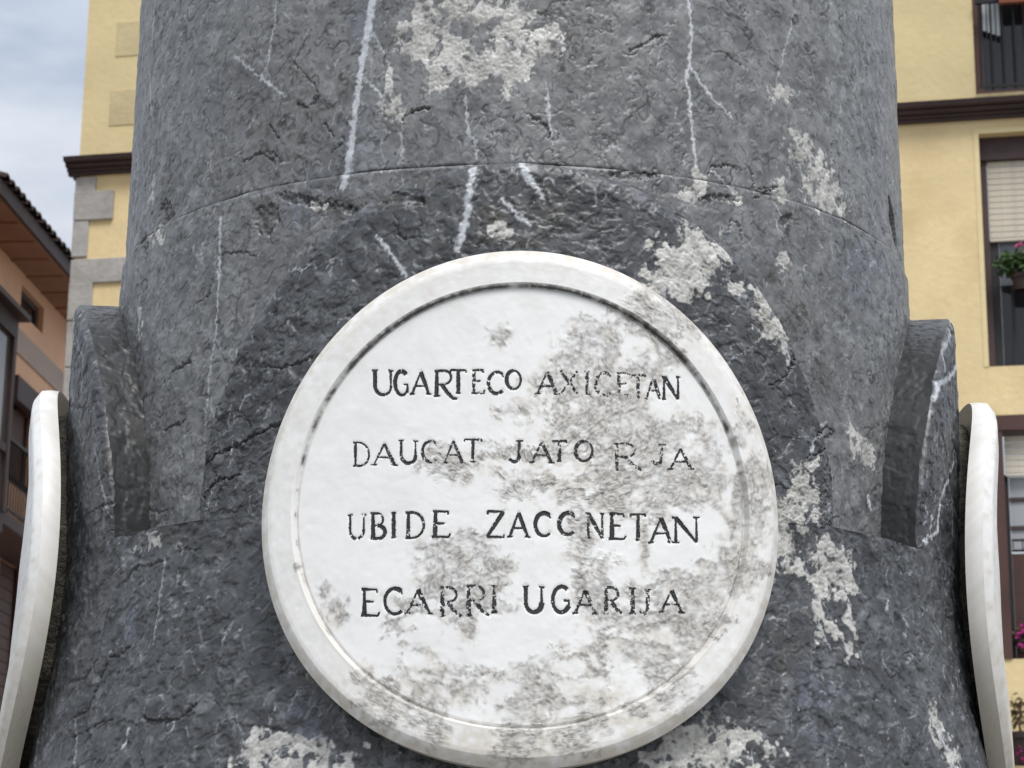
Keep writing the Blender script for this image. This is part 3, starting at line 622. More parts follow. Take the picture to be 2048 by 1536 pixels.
# grey residue left by torn paper (photo px)
ST = [(1180,670,40,34,.3,1),(1150,720,40,46,0,1.05),(1210,700,30,60,.2,1),(1130,770,60,28,.1,.85),(1200,790,80,44,.1,1.1),(1180,850,80,56,.1,1.15),(1260,830,70,46,0,1.05),(1240,900,70,60,0,1.1),(1310,880,70,50,.2,1),(1330,950,70,40,.2,.95),(1250,960,60,50,0,1.1),(1220,1000,40,46,0,1),(1180,950,30,34,.4,.75),(1140,900,40,26,0,.7),(1370,850,36,26,0,.8),(1400,920,40,60,.2,.8),(1420,965,50,20,-.2,.8),
 (1275,630,46,26,-.6,.8),(1310,660,46,40,-.7,.9),(1345,620,60,34,-.8,.95),(1380,650,20,30,-.7,.7),(1320,710,40,24,0,.75),(1290,745,50,24,0,.75),(1355,720,16,14,0,.7),(1285,590,40,14,-.6,.5),
 (1160,1040,24,40,.4,1.1),(1170,1085,16,40,.1,.9),(1155,985,40,22,.1,.7),(1060,960,50,16,.1,.55),(1020,985,30,12,0,.5),(1040,905,60,10,.2,.5),(985,910,36,8,.1,.5),(1030,820,30,12,0,.35),
 (890,925,46,20,0,.85),(880,900,22,18,0,.6),(905,950,28,12,.2,.6),(1000,668,22,19,0,.75),
 (900,1120,60,42,.4,1.15),(940,1090,40,30,0,1.15),(970,1120,24,40,0,1),(885,1180,50,40,.3,1.1),(945,1190,56,36,0,1.1),(990,1170,22,30,.2,.9),(830,1215,60,10,.35,.9),(790,1250,24,9,.9,.8),(935,1250,22,34,0,.95),(910,1225,44,22,0,.9),(1000,1130,24,16,0,.6),(1005,1215,24,14,0,.5),
 (1210,1180,30,60,.2,.55),(1165,1190,20,36,-.3,.8),(1215,1225,44,26,.3,1),(1280,1190,56,20,.5,.95),(1310,1195,34,26,0,.9),(1290,1240,70,30,.2,1),(1360,1240,60,46,0,1.05),(1360,1160,40,26,0,1),(1410,1180,40,40,-.3,1),(1400,1255,34,40,.4,1),(1300,1300,56,30,-.3,.95),(1330,1340,50,30,.2,.9),(1370,1300,34,30,0,.7),(1245,1290,30,20,.2,.7),(1455,1150,46,40,0,.85),(1500,1130,40,24,.2,.9),(1450,1100,34,24,0,.75),(1500,1030,30,60,.1,.8),(1510,960,34,40,0,.8),(1475,1010,14,70,.1,.8),(1440,1235,30,22,0,.8),(1440,1130,50,12,0,.7),
 (1100,1310,34,14,-.5,.85),(1060,1345,50,26,.2,.95),(1080,1390,50,40,.3,1.15),(1055,1420,44,40,0,1.1),(1040,1460,40,36,.2,1.1),(1030,1500,40,24,0,.95),(1090,1350,20,40,.2,.8),(1140,1400,50,12,-.2,.7),(1190,1345,26,12,0,.7),(1205,1325,8,90,0,.6),(1150,1310,60,8,-.4,.6),(1180,1120,40,8,.1,.6),(1290,1080,8,60,0,.55),(1160,1150,8,40,.2,.5),
 (760,1385,46,20,-.5,1),(800,1410,40,24,-.2,1),(845,1435,30,22,0,.8),(870,1450,20,34,0,.7),(735,1350,20,16,0,.7),(780,1440,30,16,-.4,.7),(930,1380,26,22,0,.5),(880,1375,50,14,0,.4),(670,1215,20,14,-.6,.5),(680,1235,14,14,0,.5),(650,1175,14,10,0,.35),(596,1134,6,7,0,.7),(840,1300,26,6,.5,.4),(890,1270,10,8,0,.5),
 (1180,1440,40,20,0,.55),(1270,1420,30,14,.3,.7),(1325,1400,30,16,.3,.6),(1350,1370,34,22,.2,.6),(1130,1480,40,20,0,.4),(1370,1340,18,14,0,.4),(1420,900,20,30,.2,.5),(1470,880,14,30,.3,.5),(1490,850,20,12,.5,.4),(1500,780,10,10,0,.3),(920,1345,70,5,.05,.4),(1000,1340,60,6,.1,.5),(1380,1000,70,18,.1,.6),(1320,1010,20,30,0,.6)]
for (x, y, rx, ry, rot, v) in ST:
    if y > 1290 and x < 1000: v *= 0.72
    u, z = Dp(x, y); fd.blob('sb', u, z, rx*0.51, ry*0.52, -rot, v)
CLEAR = [(1285,690,20,22),(1310,712,14,16),(1250,770,16,10),(1245,775,14,10),(1260,840,22,16),(1330,820,46,18),(1160,925,20,20),(1380,760,30,18),(1390,900,30,28),(1350,915,18,20),(1210,1035,26,24),(1175,985,10,14),(1275,985,16,14),(1150,820,16,20),(1420,1060,30,60),(1365,1085,60,30),(1135,1330,34,20),(1165,1375,44,20),(1225,1330,10,60),(1270,1370,20,26),(1330,1270,30,16),(1300,1215,18,14),(1080,1290,60,24),(1340,1110,40,22),(1470,1250,24,40),(1465,920,12,20),(860,1245,34,18),(870,1205,20,10),(1345,1185,16,20),(1425,1320,30,30),(1215,880,12,10),(1170,1010,8,16),(1010,1280,60,60),(1090,1230,60,40),(860,1270,60,10),(1240,1140,26,34)]
fd.new('clr')
for (x, y, rx, ry) in CLEAR:
    u, z = Dp(x, y); fd.blob('clr', u, z, rx*0.51, ry*0.52, 0, 1)
nf = fd.fbm(8, 0.8, 0.7, 51); nm = fd.fbm(34, 1.6, 1.0, 52); nl = fd.fbm(120, 8, 0.8, 53); nx = fd.fbm(20, 1.2, 0.9, 54)
rg = 1 - np.abs(fd.fbm(16, 2.4, 1.5, 55)); rg2 = 1 - np.abs(fd.fbm(34, 2.4, 1.5, 56))
FOLD = [[(1175,650),(1140,740),(1170,760),(1190,800)],[(1090,800),(1100,850),(1150,870),(1200,880)],[(1200,780),(1230,800),(1240,830)],[(1320,930),(1370,945),(1420,975)],[(1280,930),(1340,925),(1380,940)],[(1150,1140),(1170,1150),(1195,1115),(1240,1125)],[(1160,1150),(1155,1190),(1180,1215)],[(1210,1260),(1270,1215),(1310,1185),(1330,1175)],[(1210,1275),(1300,1245),(1360,1240)],[(1100,1290),(1130,1300),(1160,1310),(1195,1340)],[(1110,1355),(1195,1355),(1210,1330),(1215,1280)],[(1215,1265),(1217,1340),(1220,1400)],[(760,1280),(775,1260),(800,1265),(830,1255)],[(760,1250),(800,1235),(840,1215)],[(1490,1160),(1540,1150)],[(1500,1020),(1540,1015)],[(1425,1280),(1450,1260),(1452,1230)],[(1370,635),(1358,660),(1352,685)],[(1350,1180),(1390,1190),(1420,1230)],[(1040,985),(1080,975),(1120,960)],[(1000,910),(1060,895),(1120,900)],[(1330,1020),(1300,1045),(1280,1055)],[(1170,1115),(1168,1080),(1175,1050)],[(1290,1060),(1295,1110)],[(1050,1420),(1090,1395),(1110,1370)],[(1470,1240),(1440,1250),(1415,1275),(1390,1300)],[(800,1310),(805,1350),(840,1370)],[(1010,1345),(980,1345),(930,1350)],[(1240,940),(1200,990),(1150,990)],[(1470,800),(1480,840),(1465,860)]]
for f in FOLD: fd.stroke('fold', [Dp(*p) for p in f], [1.6 + random.random()*1.8 for _ in f], 0.75 + 0.25*random.random(), wd, 0.8)
p0 = fd.ch['sb'] - 0.6 - 0.75*np.clip(fd.ch['clr'] - 0.25, 0, 1)
fbr = fd.fbm(30, 4.5, 1.5, 57)
res = np.where(fd.ch['sb'] > 0.02, sstep(-0.08, 0.22, p0*0.85 + 0.06 + 0.13*fbr + 0.03*nm), 0)
res *= np.clip(0.70 + 0.30*rg2, 0.4, 1)*np.clip(0.86 + 0.14*nl + 0.10*nm, 0.45, 1)
faint = np.where(fd.ch['sb'] > 0.02, 0.32*sstep(-0.35, 0.3, p0 + 0.25*nm + 0.15*nx), 0)
halo = np.where(fd.ch['sb'] > 0.02, sstep(-0.50, -0.05, p0 + 0.18*nm), 0)
def contour_m(f):
    gy, gx = np.gradient(f); return f/(np.hypot(gx, gy)/fd.st + 1e-4)
e1 = contour_m(fd.fbm(46, 6, 1.8, 91)); e2 = contour_m(fd.fbm(20, 5, 2.0, 92)); e3 = contour_m(fd.fbm(15, 5, 2.3, 93)); q1 = sstep(-0.1, 0.5, fd.fbm(60, 10, 0.8, 94)); q2 = sstep(0.0, 0.7, fd.fbm(40, 8, 0.8, 95))
lines = np.maximum(np.exp(-(e1/1.5)**2)*q1, 0.8*np.exp(-(e2/1.1)**2)*q2)*halo
wrk = np.exp(-(e3/0.8)**2)*sstep(0.35, 0.8, res)
lite = np.maximum(np.exp(-((e2 - 1.8)/0.9)**2)*q2, np.exp(-((e3 - 1.5)/0.7)**2)*0.8)*sstep(0.3, 0.8, res)
edge = np.exp(-((p0*0.85 + 0.06 + 0.13*fbr + 0.03*nm - 0.05)/0.05)**2)*sstep(-.2, .8, nm)*(fd.ch['sb'] > 0.02)
res = np.clip(res*(1 - 0.75*lite), 0, 1)  # ridges lightened in colour, where the soft light barely models them
res = np.maximum(res, np.maximum(np.maximum(faint*np.clip(0.6 + .4*nx, 0, 1), 0.62*lines), np.maximum(0.40*edge, 0.90*fd.ch['fold']*np.clip(.8 + .4*nx, 0, 1))))
crease = np.clip(0.42*wrk + 0.30*lines*sstep(.2, .6, res) + 0.36*fd.ch['fold']*np.clip(.5 + .6*nx, 0, 1) + 0.14*edge, 0, .5)  # wrinkle and fold shading painted dark, together with the residue's darker outlines
# tan tinge: foot of the rim, upper outer edge, folds
for (x, y, rx, ry, v) in [(1000,1500,260,44,.9),(1250,1440,160,36,.7),(760,1400,120,50,.7),(900,1380,90,30,.45),(1100,1400,60,60,.6),(1200,800,110,60,.35),(1200,930,140,80,.4),(1320,1270,120,60,.4),(1400,1190,70,40,.45),(1200,1400,60,34,.6),(1120,880,60,30,.4),(1480,1100,30,110,.5),(1060,955,60,16,.3)]:
    u, z = Dp(x, y); fd.blob('tb', u, z, rx*.51, ry*.52, 0, v)
rho = np.hypot(fd.U/SX, fd.Z)/(RDK*1000); phi = np.arctan2(fd.Z, fd.U)
tint = np.where(fd.ch['tb'] > 0.02, sstep(-0.3, 0.9, fd.ch['tb'] - 0.6 + 0.22*nm + 0.1*nx), 0)*0.75
tint = np.maximum(tint, sstep(0.935, 0.985, rho + 0.006*nx)*0.8*np.clip(0.8 + .3*nm, 0, 1))
tint = np.maximum(tint, 0.30*sstep(0.86, 0.95, rho)*sstep(0.2, 1.0, np.sin(phi))*np.clip(0.5 + .5*nm, 0, 1))
ld = np.clip(0.35 + 0.5*nm, 0, 1)
tint = np.maximum(tint, 0.5*np.exp(-((rho - 0.862)/0.012)**2)*sstep(0.2, -0.6, np.sin(phi)))
tint = np.maximum(tint, 0.34*halo*sstep(-0.6, 0.9, nl + 0.5*nm))
tint = np.maximum(tint, sstep(.855, .87, rho)*np.clip(0.16 + 0.08*nm, 0, 1))
tint = np.clip(tint + 0.05*np.clip(nl, 0, 2), 0, 1)
# ---- incised lettering: stroke alphabet in a unit box
def arc(cx, cy, rx, ry, a0, a1, n=14):
    return [(cx + rx*math.cos(R_(a0 + (a1-a0)*i/n)), cy + ry*math.sin(R_(a0 + (a1-a0)*i/n))) for i in range(n+1)]
T1, T2, T3 = 1.0, 0.62, 0.5                 # thick, thin, serif
GL = {
 'U': [([(.14,1),(.14,.38)] + arc(.5,.36,.36,.35,180,360)[1:-1] + [(.86,.38)], T1), ([(.86,1),(.86,.36)], T2), ([(0,.98),(.28,1)], T3), ([(.74,1),(1,.97)], T3)],
 'G': [(arc(.5,.5,.46,.5,48,330), T1), ([(.9,.12),(.9,.45),(.62,.45)], T2)],
 'A': [([(.08,0),(.5,1)], T2), ([(.5,1),(.92,0)], T1), ([(.22,.36),(.76,.36)], T3), ([(-.04,0),(.22,.02)], T3), ([(.78,.02),(1.06,0)], T3)],
 'R': [([(.15,0),(.15,1)], T1), ([(.05,1),(.4,1)] + arc(.42,.75,.36,.25,90,-90)[1:] + [(.18,.5)], T2), ([(.4,.5),(.72,.16),(1.0,0)], T1), ([(.02,0),(.3,0)], T3)],
 'Q': [([(.15,.12),(.15,1)], T1), ([(.05,1),(.4,1)] + arc(.42,.76,.32,.24,90,-90)[1:] + [(.18,.52)], T2), ([(.34,.52),(.6,.22),(.82,.02),(1.0,0)], T1), ([(.02,.12),(.3,.12)], T3)],
 'T': [([(.5,0),(.5,1)], T1), ([(0,.9),(.04,1),(.96,1),(1,.9)], T2), ([(.34,0),(.66,0)], T3)],
 'E': [([(.22,0),(.22,1)], T1), ([(.08,1),(.86,1),(.88,.88)], T2), ([(.22,.53),(.7,.53)], T2), ([(.04,0),(.9,0),(1,.14)], T2)],
 'C': [(arc(.56,.5,.5,.5,52,312,20), T1), ([(.86,.9),(.92,.76)], T3)],
 'O': [(arc(.5,.5,.46,.5,90,270,14), T1), (arc(.5,.5,.46,.5,-90,90,14), T2)],
 'X': [([(.05,1),(.92,0)], T1), ([(.92,1),(.08,0)], T2), ([(-.04,1),(.2,1)], T3), ([(.82,0),(1.05,0)], T3)],
 'N': [([(.1,0),(.1,1)], T2), ([(.1,1),(.9,.0)], T1), ([(.9,0),(.9,1)], T2), ([(-.05,1),(.14,1)], T3), ([(.78,1),(1.04,1)], T3), ([(-.02,0),(.24,0)], T3)],
 'D': [([(.16,0),(.16,1)], T1), ([(.02,1),(.35,1)] + arc(.36,.5,.58,.5,90,-90,18)[1:] + [(.02,0)], T2)],
 'J': [([(.62,1),(.62,.25)] + arc(.34,.24,.28,.24,0,-160,8)[1:], T1), ([(.42,1),(.86,1)], T3)],
 'B': [([(.2,0),(.2,1)], T1), ([(.05,1),(.45,1)] + arc(.45,.76,.33,.24,90,-90)[1:] + [(.22,.52)], T2), ([(.45,.52)] + arc(.47,.26,.42,.26,90,-90)[1:] + [(.05,0)], T1)],
 'I': [([(.5,0),(.5,1)], T1), ([(.1,1),(.9,1)], T3), ([(.1,0),(.9,0)], T3)],
 'Z': [([(.06,.88),(.1,1),(.95,1)], T2), ([(.95,1),(.05,0)], T1), ([(.05,0),(.98,0),(1,.12)], T2)],
 'S': [([(.88,.85)] + arc(.48,.76,.36,.24,30,250,10) + arc(.5,.26,.4,.26,80,-150,12), T1)],
}
# letter, x0, x1, y_top, y_bottom, stroke weight (px), how worn 0..1
TXT = [('U',743,787,739,789,7.5,.1),('G',788,817,741,789,7.5,.08),('A',820,860,742,787,7.5,.1),('Q',865,914,740,797,7,.12),('T',900,932,739,785,6.5,.2),('E',941,969,739,785,6,.45),('C',974,1009,743,786,6,.38),('O',1012,1043,740,777,6.5,.18),
 ('A',1071,1118,742,787,6.5,.5),('X',1120,1158,741,785,6.5,.62),('I',1168,1182,742,786,6,.72),('C',1190,1226,744,790,6,.72),('E',1232,1264,745,789,6,.62),('T',1262,1292,749,793,6,.62),('A',1292,1324,752,796,6,.5),('N',1326,1361,753,797,7.5,.22),
 ('D',704,739,884,931,5.5,.28),('A',742,792,886,929,5.5,.3),('U',796,836,880,926,5.5,.34),('C',842,875,881,922,5.5,.5),('A',885,928,880,925,5.5,.45),('T',927,963,878,922,5.5,.3),('J',1016,1052,881,922,6,.45),('A',1060,1107,883,924,6.5,.4),('T',1104,1134,881,921,6.5,.5),('O',1150,1187,881,921,7,.12),
 ('R',1226,1286,886,939,6,.55),('J',1302,1338,888,926,6,.5),('A',1338,1388,896,937,6,.45),
 ('U',693,731,1028,1077,5.5,.42),('B',738,773,1026,1076,7,.25),('I',780,793,1025,1074,6.5,.22),('D',809,849,1024,1075,7,.25),('E',861,900,1022,1073,7,.28),('Z',972,1008,1022,1073,7,.12),('A',1016,1059,1024,1073,7,.12),('C',1069,1104,1025,1071,7.5,.15),('C',1116,1152,1025,1068,7,.3),('N',1174,1209,1026,1075,7,.4),('E',1217,1253,1027,1077,7.5,.12),('T',1262,1293,1028,1079,7,.38),('A',1299,1347,1034,1084,7.5,.15),('N',1348,1400,1034,1084,7.5,.1),
 ('E',719,758,1178,1230,8,.05),('C',766,807,1176,1227,9,.04),('A',810,862,1178,1226,7.5,.52),('R',877,922,1174,1231,7,.58),('R',930,978,1171,1230,7.5,.5),('I',980,997,1171,1224,8,.38),('U',1046,1090,1172,1224,10,.03),('G',1104,1142,1172,1224,9.5,.04),('A',1147,1195,1179,1226,8,.42),('R',1207,1245,1174,1226,7,.5),('I',1258,1275,1176,1226,7,.52),('J',1278,1308,1178,1226,7,.55),('A',1320,1369,1180,1224,8,.35)]
wear_n = fd.fbm(12, 0.9, 0.35, 71); wear_f = fd.fbm(5, 0.8, 0.3, 72)
cap = np.array([[0, 0]])
def glyph(ch, x0, x1, yt, yb, w, worn):
    """strokes in plaque mm with half widths"""
    out = []
    jx, jy = random.uniform(-.02, .02), random.uniform(-.03, .03)
    for pts, tk in GL[ch]:
        q = []
        for (x, y) in pts: q.append(Dp(x0 + (x + jx*y)*(x1 - x0), yb + (y + jy*(x - .5))*(yt - yb)))
        out.append((q, w*0.25*tk*random.uniform(.92, 1.1)))
    return out
glyphs = [(t, glyph(*t)) for t in TXT]
for t, g in glyphs:
    for q, hw in g: fd.stroke('let', q, hw*1.25, 1.0, None, 0.5)
RIMI = 0.857                                  # inner edge of the raised rim (share of the radius)
hgt = (0.7*lite - 0.8*crease + 0.35*lines + 0.10*nl + 0.04*nm + res*(0.55*rg + 0.75*rg2 - 0.4 + 0.05*nx) + 0.9*fd.ch['fold']*(0.5 + 0.5*rg) - 0.7*fd.ch['let']*(1 - np.clip(res*1.2, 0, .9)))
def plaque_r(s, z):
    """outer skin of a plaque as a function of its own (s,z) in metres"""
    rh = np.hypot(s/SX, z)/RDK
    step = sstep(RIMI - 0.006, RIMI + 0.004, rh)
    r = XO - 0.0062*(1 - step)
    r -= 0.0020*np.exp(-((rh - (RIMI - 0.008))/0.006)**2)
    r -= 0.0075*np.clip((rh - 0.958)/0.042, 0, 1)**1.15 + 0.0008*sstep(0.94, 0.965, rh)
    return r
def plaque(az0, label, detail, dz=0.0, k=0.048, dr=0.0):
    root = empty('marble_plaque', cyl_xyz(np.array(XI), np.array(az0), np.array(ZC - RDK)), 0, label, 'plaque')
    root_loc = np.array(cyl_xyz(np.array(XI), np.array(az0), np.array(ZC - RDK)))
    ns, nr = (860, 225) if detail else (360, 40)
    def place(r, s, z): return cyl_xyz(r + lean(z + ZC, k) + dr, az0 + np.degrees(s/XO), z + ZC + dz) - root_loc
    parts = []
    def rings(rh):
        ph = np.linspace(0, 2*math.pi, ns, endpoint=False)
        s = SX*RDK*rh[:, None]*np.cos(ph)[None, :]; z = RDK*rh[:, None]*np.sin(ph)[None, :]; return s, z
    def shell(name, rh, back):
        s, z = rings(rh); r = plaque_r(s, z); ang = np.arctan2(z, s)
        if detail:
            r = r + fd.get(hgt, s*1000, z*1000)/1000*np.clip((0.985 - rh[:, None])/0.03, 0, 1)
        else: r = r + 0.0002*np.sin(9*ang)
        v = [place(r, s, z).reshape(-1, 3)]; q = [grid_quads(len(rh), ns, wrap=True)]
        ch = [np.stack([fd.get(x, s*1000, z*1000) for x in (res, tint)] + [np.maximum(dark(s, z, rh), fd.get(crease, s*1000, z*1000))], -1).reshape(-1, 3) if detail else
              np.stack([0.25*np.clip(fd.get(nm, s*1000, z*1000) - .9, 0, 1), np.clip(0.16 + 0.7*sstep(0.10, -.26, z) + 0.12*fd.get(nm, s*1000, z*1000), 0, 1), 0*s], -1).reshape(-1, 3)]
        if back:                                 # side wall and back
            rb = np.linspace(0, 1, 14)[:, None]; s0, z0 = s[-1][None, :], z[-1][None, :]
            rr = r[-1][None, :] + rb*(XI - r[-1][None, :]); rr = rr - 0.0
            sw = s0*(1 + 0.004*np.sin(rb*math.pi)); zw = z0*(1 + 0.004*np.sin(rb*math.pi))
            n = len(v[0]); v.append(place(rr, np.broadcast_to(sw, rr.shape), np.broadcast_to(zw, rr.shape)).reshape(-1, 3))
            q.append(grid_quads(14, ns, off=n, wrap=True))
            lowz = np.broadcast_to(-zw, rr.shape)
            ch.append(np.stack([np.clip(0.10 + 0.07*fd.get(nl, sw*1500, zw*1000 + rb*20), 0, 1) + 0*rr, np.clip(0.20 + 0.85*sstep(-0.05, 0.22, lowz) + 0.22*rb + 0.06*fd.get(nm, sw*1500, zw*1000 + rb*20), 0, 1), np.clip(0.25*(fd.get(nf, sw*2200, zw*1000 + rb*60) - 1.9), 0, .5) + 0*rr], -1).reshape(-1, 3))
            n += 14*ns; k = np.array([1.0, 0.5, 0.02])[:, None]; sb = s0*k; zb = z0*k
            v.append(place(np.full(sb.shape, XI), sb, zb).reshape(-1, 3)); q.append(grid_quads(3, ns, off=n, wrap=True)); ch.append(np.zeros((3*ns, 3)))
        me = np_mesh(name, np.concatenate(v), np.concatenate(q), {'marks': np.concatenate(ch)})
        return link(name, me, M['marble'], root)
    def dark(s, z, rh):
        """soot caught in the groove, in broken runs"""
        n = fd.get(nx, s*1000, z*1000); n2 = fd.get(nm, s*1000, z*1000)
        up = np.clip(1.15*z/(RDK*0.857) + 0.12, 0, 1)
        w = 0.0018 + 0.0036*up**1.5*np.clip(0.9 + .5*n, 0.2, 1.6)
        g = np.clip(1.3 - np.abs(rh[:, None] - (RIMI - 0.0035))/w, 0, 1)*np.clip(1.35*up + .35*n2 - .30, 0, 1)*0.9
        line = 0.42*np.exp(-((rh[:, None] - (RIMI - 0.0075))/0.0022)**2)*np.clip(.8 + .3*n2, 0.2, 1.1)
        return np.clip(np.maximum(g, line), 0, 1)
    if detail:
        shell('inscribed_face', np.concatenate([[0.002], np.linspace(0.01, 0.82, 170), np.linspace(0.823, RIMI, 26)]), False)
        shell('rim', np.concatenate([np.linspace(RIMI, RIMI + .02, 16)[0:], np.linspace(RIMI + .024, 0.945, 34), np.linspace(0.949, 1.0, 22)]), True)
        for t, g in glyphs: letter(t, g, root, place)
    else:
        shell('plaque_body', np.concatenate([[0.004], np.linspace(0.05, 0.84, 16), np.linspace(0.845, 0.87, 8), np.linspace(0.9, 1.0, 16)]), True)
    # ragged bed of mortar between the plaque and the stone
    rh = np.array([0.30, 0.56, 0.63, 0.65, 0.66]); rr0 = np.array([XI - .001, XI - .001, XI - .002, XI - .02, RB - .03])
    ph = np.linspace(0, 2*math.pi, ns, endpoint=False); wob = np.cumsum(rs.normal(size=ns)); wob = wob - np.linspace(0, wob[-1], ns); wob = wob/(np.abs(wob).max() + 1e-6)
    mr = (rh[:, None] + 0.012*wob[None, :] + 0.010*rs.random((5, ns))); s = SX*RDK*mr*np.cos(ph); z = RDK*mr*np.sin(ph)*1.42
    me = np_mesh('mortar_bed', place(np.repeat(rr0[:, None], ns, 1), s, z).reshape(-1, 3), grid_quads(5, ns, wrap=True)); link('mortar_bed', me, M['mortar'], root)
    return root
def letter(t, g, root, place):
    ch, x0, x1, yt, yb, w, worn = t; V_, Q_ = [], []; n = 0
    for q, hw in g:
        q = np.array(q); d = np.hypot(*np.diff(q, axis=0).T); L_ = np.concatenate([[0], np.cumsum(d)]); m = max(5, int(L_[-1]/0.55)); k = 5
        tt = np.linspace(0, L_[-1], m + 1); X = np.interp(tt, L_, q[:, 0]); Y = np.interp(tt, L_, q[:, 1])
        tx, ty = np.gradient(X), np.gradient(Y); ln = np.hypot(tx, ty) + 1e-9; nx_, ny_ = -ty/ln, tx/ln
        off = np.linspace(-1, 1, k + 1)[:, None]*(hw*(0.95 + 0.25*np.sin(tt/L_[-1]*3.0 + w)))[None, :]
        uu = X[None, :] + nx_[None, :]*off; vv = Y[None, :] + ny_[None, :]*off
        uu = uu + 0.18*fd.get(wear_f, vv + 40, uu); vv = vv + 0.18*fd.get(wear_f, uu, vv)
        r = plaque_r(uu/1000, vv/1000) + fd.get(hgt, uu, vv)/1000 + 0.00030
        V_.append(place(r, uu/1000, vv/1000).reshape(-1, 3)); qd = grid_quads(k + 1, m + 1)
        cu = uu.reshape(-1)[qd].mean(1); cv = vv.reshape(-1)[qd].mean(1)
        edge = np.abs(np.repeat((np.arange(k) + .5)/k*2 - 1, m))
        wr = 0.62*fd.get(wear_n, cu, cv) + 0.45*fd.get(wear_f, cu, cv) + 0.30*edge + 1.1*np.clip(fd.get(res, cu, cv) - 0.35, 0, 1)
        Q_.append(qd[wr < 1.75 - 2.1*worn] + n); n += V_[-1].shape[0]
    Vv, Qq = np.concatenate(V_), np.concatenate(Q_)
    if len(Qq) < 4: return
    used, inv = np.unique(Qq, return_inverse=True)
    me = np_mesh('letter', Vv[used], inv.reshape(-1, 4), None, True); link('letter', me, M['ink'], root)
plaque(0.85, 'round white marble plaque with black incised lettering and grey torn residue facing the viewer', True)
plaque(-90 + 0.9, 'white marble plaque seen edge-on beside the orange house at left', False, -0.0135, 0.042, 0.0045)
plaque(90 + 0.7, 'white marble plaque seen edge-on beside the yellow wall and windows at right', False, -0.0135, 0.004, 0.0085)

# ------------------------------------------------------------------ ground
g = MB(); g.v = [(-900, -900, 0), (900, -900, 0), (900, 900, 0), (-900, 900, 0)]; g.f = [(0, 1, 2, 3)]
tag(g.build('ground', M['paving']), kind='structure')

# ------------------------------------------------------------------ the yellow house behind
FY = R_(11.5); FD = 22.5
fx, fy = np.array([math.cos(FY), -math.sin(FY)]), np.array([-math.sin(FY), -math.cos(FY)])     # along the front (to the right), outwards
FO = np.array([CAM[0], CAM[1] + FD])
def fac(px, py, out=0.0):
    """photo point -> (s along the front, z) on the plane standing `out` m proud of the wall"""
    d = ray(px, py); o = FO + fy*out
    t = np.dot(o - CAM[:2], fy)/np.dot(d[:2], fy); p = CAM + t*d
    return float(np.dot(p[:2] - FO, fx)), float(p[2])
yellow = empty('yellow_house', (float(FO[0]), float(FO[1]), 0), -FY, 'ochre yellow house with dark brown mouldings and grey corner stones behind the column', 'house')
sL, _ = fac(151, 500); sU = fac(160, 300, -.06)[0]
_, zc0 = fac(1795, 203, .22); _, zc1 = fac(1797, 247, .05)       # moulding top and foot
# openings: (s0, s1, z0, z1)
o1s, o1b = fac(1952, 184); w1s, w1t = fac(1957, 268); _, w1b = fac(1990, 733); w2s, w2t = fac(1985, 832); _, w2b = fac(2020, 1318)
WW = 1.25
op = [(o1s, o1s + WW, o1b, o1b + 2.5), (w1s, w1s + WW, w1b, w1t), (w2s + 0.0, w2s + WW, w2b, w2t)]
sR = w1s + 6.5; ZR = o1b + 4.2
def wall_with_holes(m, s0, s1, z0, z1, holes, d0=0.0, d1=0.45):
    cuts = sorted(holes, key=lambda h: h[2]); z = z0
    for h in cuts:
        m.box((s0, d0, z), (s1, d1, h[2])); m.box((s0, d0, h[2]), (h[0], d1, h[3])); m.box((h[1], d0, h[2]), (s1, d1, h[3])); z = h[3]
    m.box((s0, d0, z), (s1, d1, z1))
zm = (zc0 + zc1)/2
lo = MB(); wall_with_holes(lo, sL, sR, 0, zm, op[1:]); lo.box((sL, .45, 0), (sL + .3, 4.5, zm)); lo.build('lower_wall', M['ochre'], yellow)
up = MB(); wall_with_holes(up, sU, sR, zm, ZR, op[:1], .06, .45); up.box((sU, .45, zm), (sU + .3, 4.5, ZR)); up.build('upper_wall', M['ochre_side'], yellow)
mo = MB(); h = zc0 - zc1
prof = [(.02, zc1), (-.05, zc1), (-.05, zc1 + .16*h), (-.09, zc1 + .20*h), (-.09, zc1 + .30*h), (-.07, zc1 + .33*h), (-.13, zc1 + .40*h), (-.15, zc1 + .54*h), (-.12, zc1 + .58*h), (-.20, zc1 + .66*h), (-.22, zc1 + .93*h), (-.19, zc0), (.07, zc0 + .01)]
mo.prism(prof, 0, sL - .12, sR); mo.box((sL - .11, .07, zc1), (sL - .002, 4.5, zc0 - .01)); mo.build('cornice', M['brown'], yellow)
rf = MB(); rf.box((sU - 0.6, .5, ZR + .01), (sR + .5, 5, ZR + .25)); rf.build('roof', M['tile'], yellow)
sE, zE = fac(181, 24, -2); br = MB(); br.box((sU - .30, 1.2, zE), (sU - .004, 2.2, zE + .5)); br.build('wall_bracket', M['brown'], yellow)
# windows
def blind(parent, s0, s1, z0, z1, y, n, mat='blind'):
    p = (z1 - z0)/n
    bm_ = MB().box((0, -.012, .004), (s1 - s0, .012, p - .003), .004).mesh('slat')
    for i in range(n):
        o = link('slat', bm_, M[mat], parent); o.location = (s0, y, z0 + i*p)
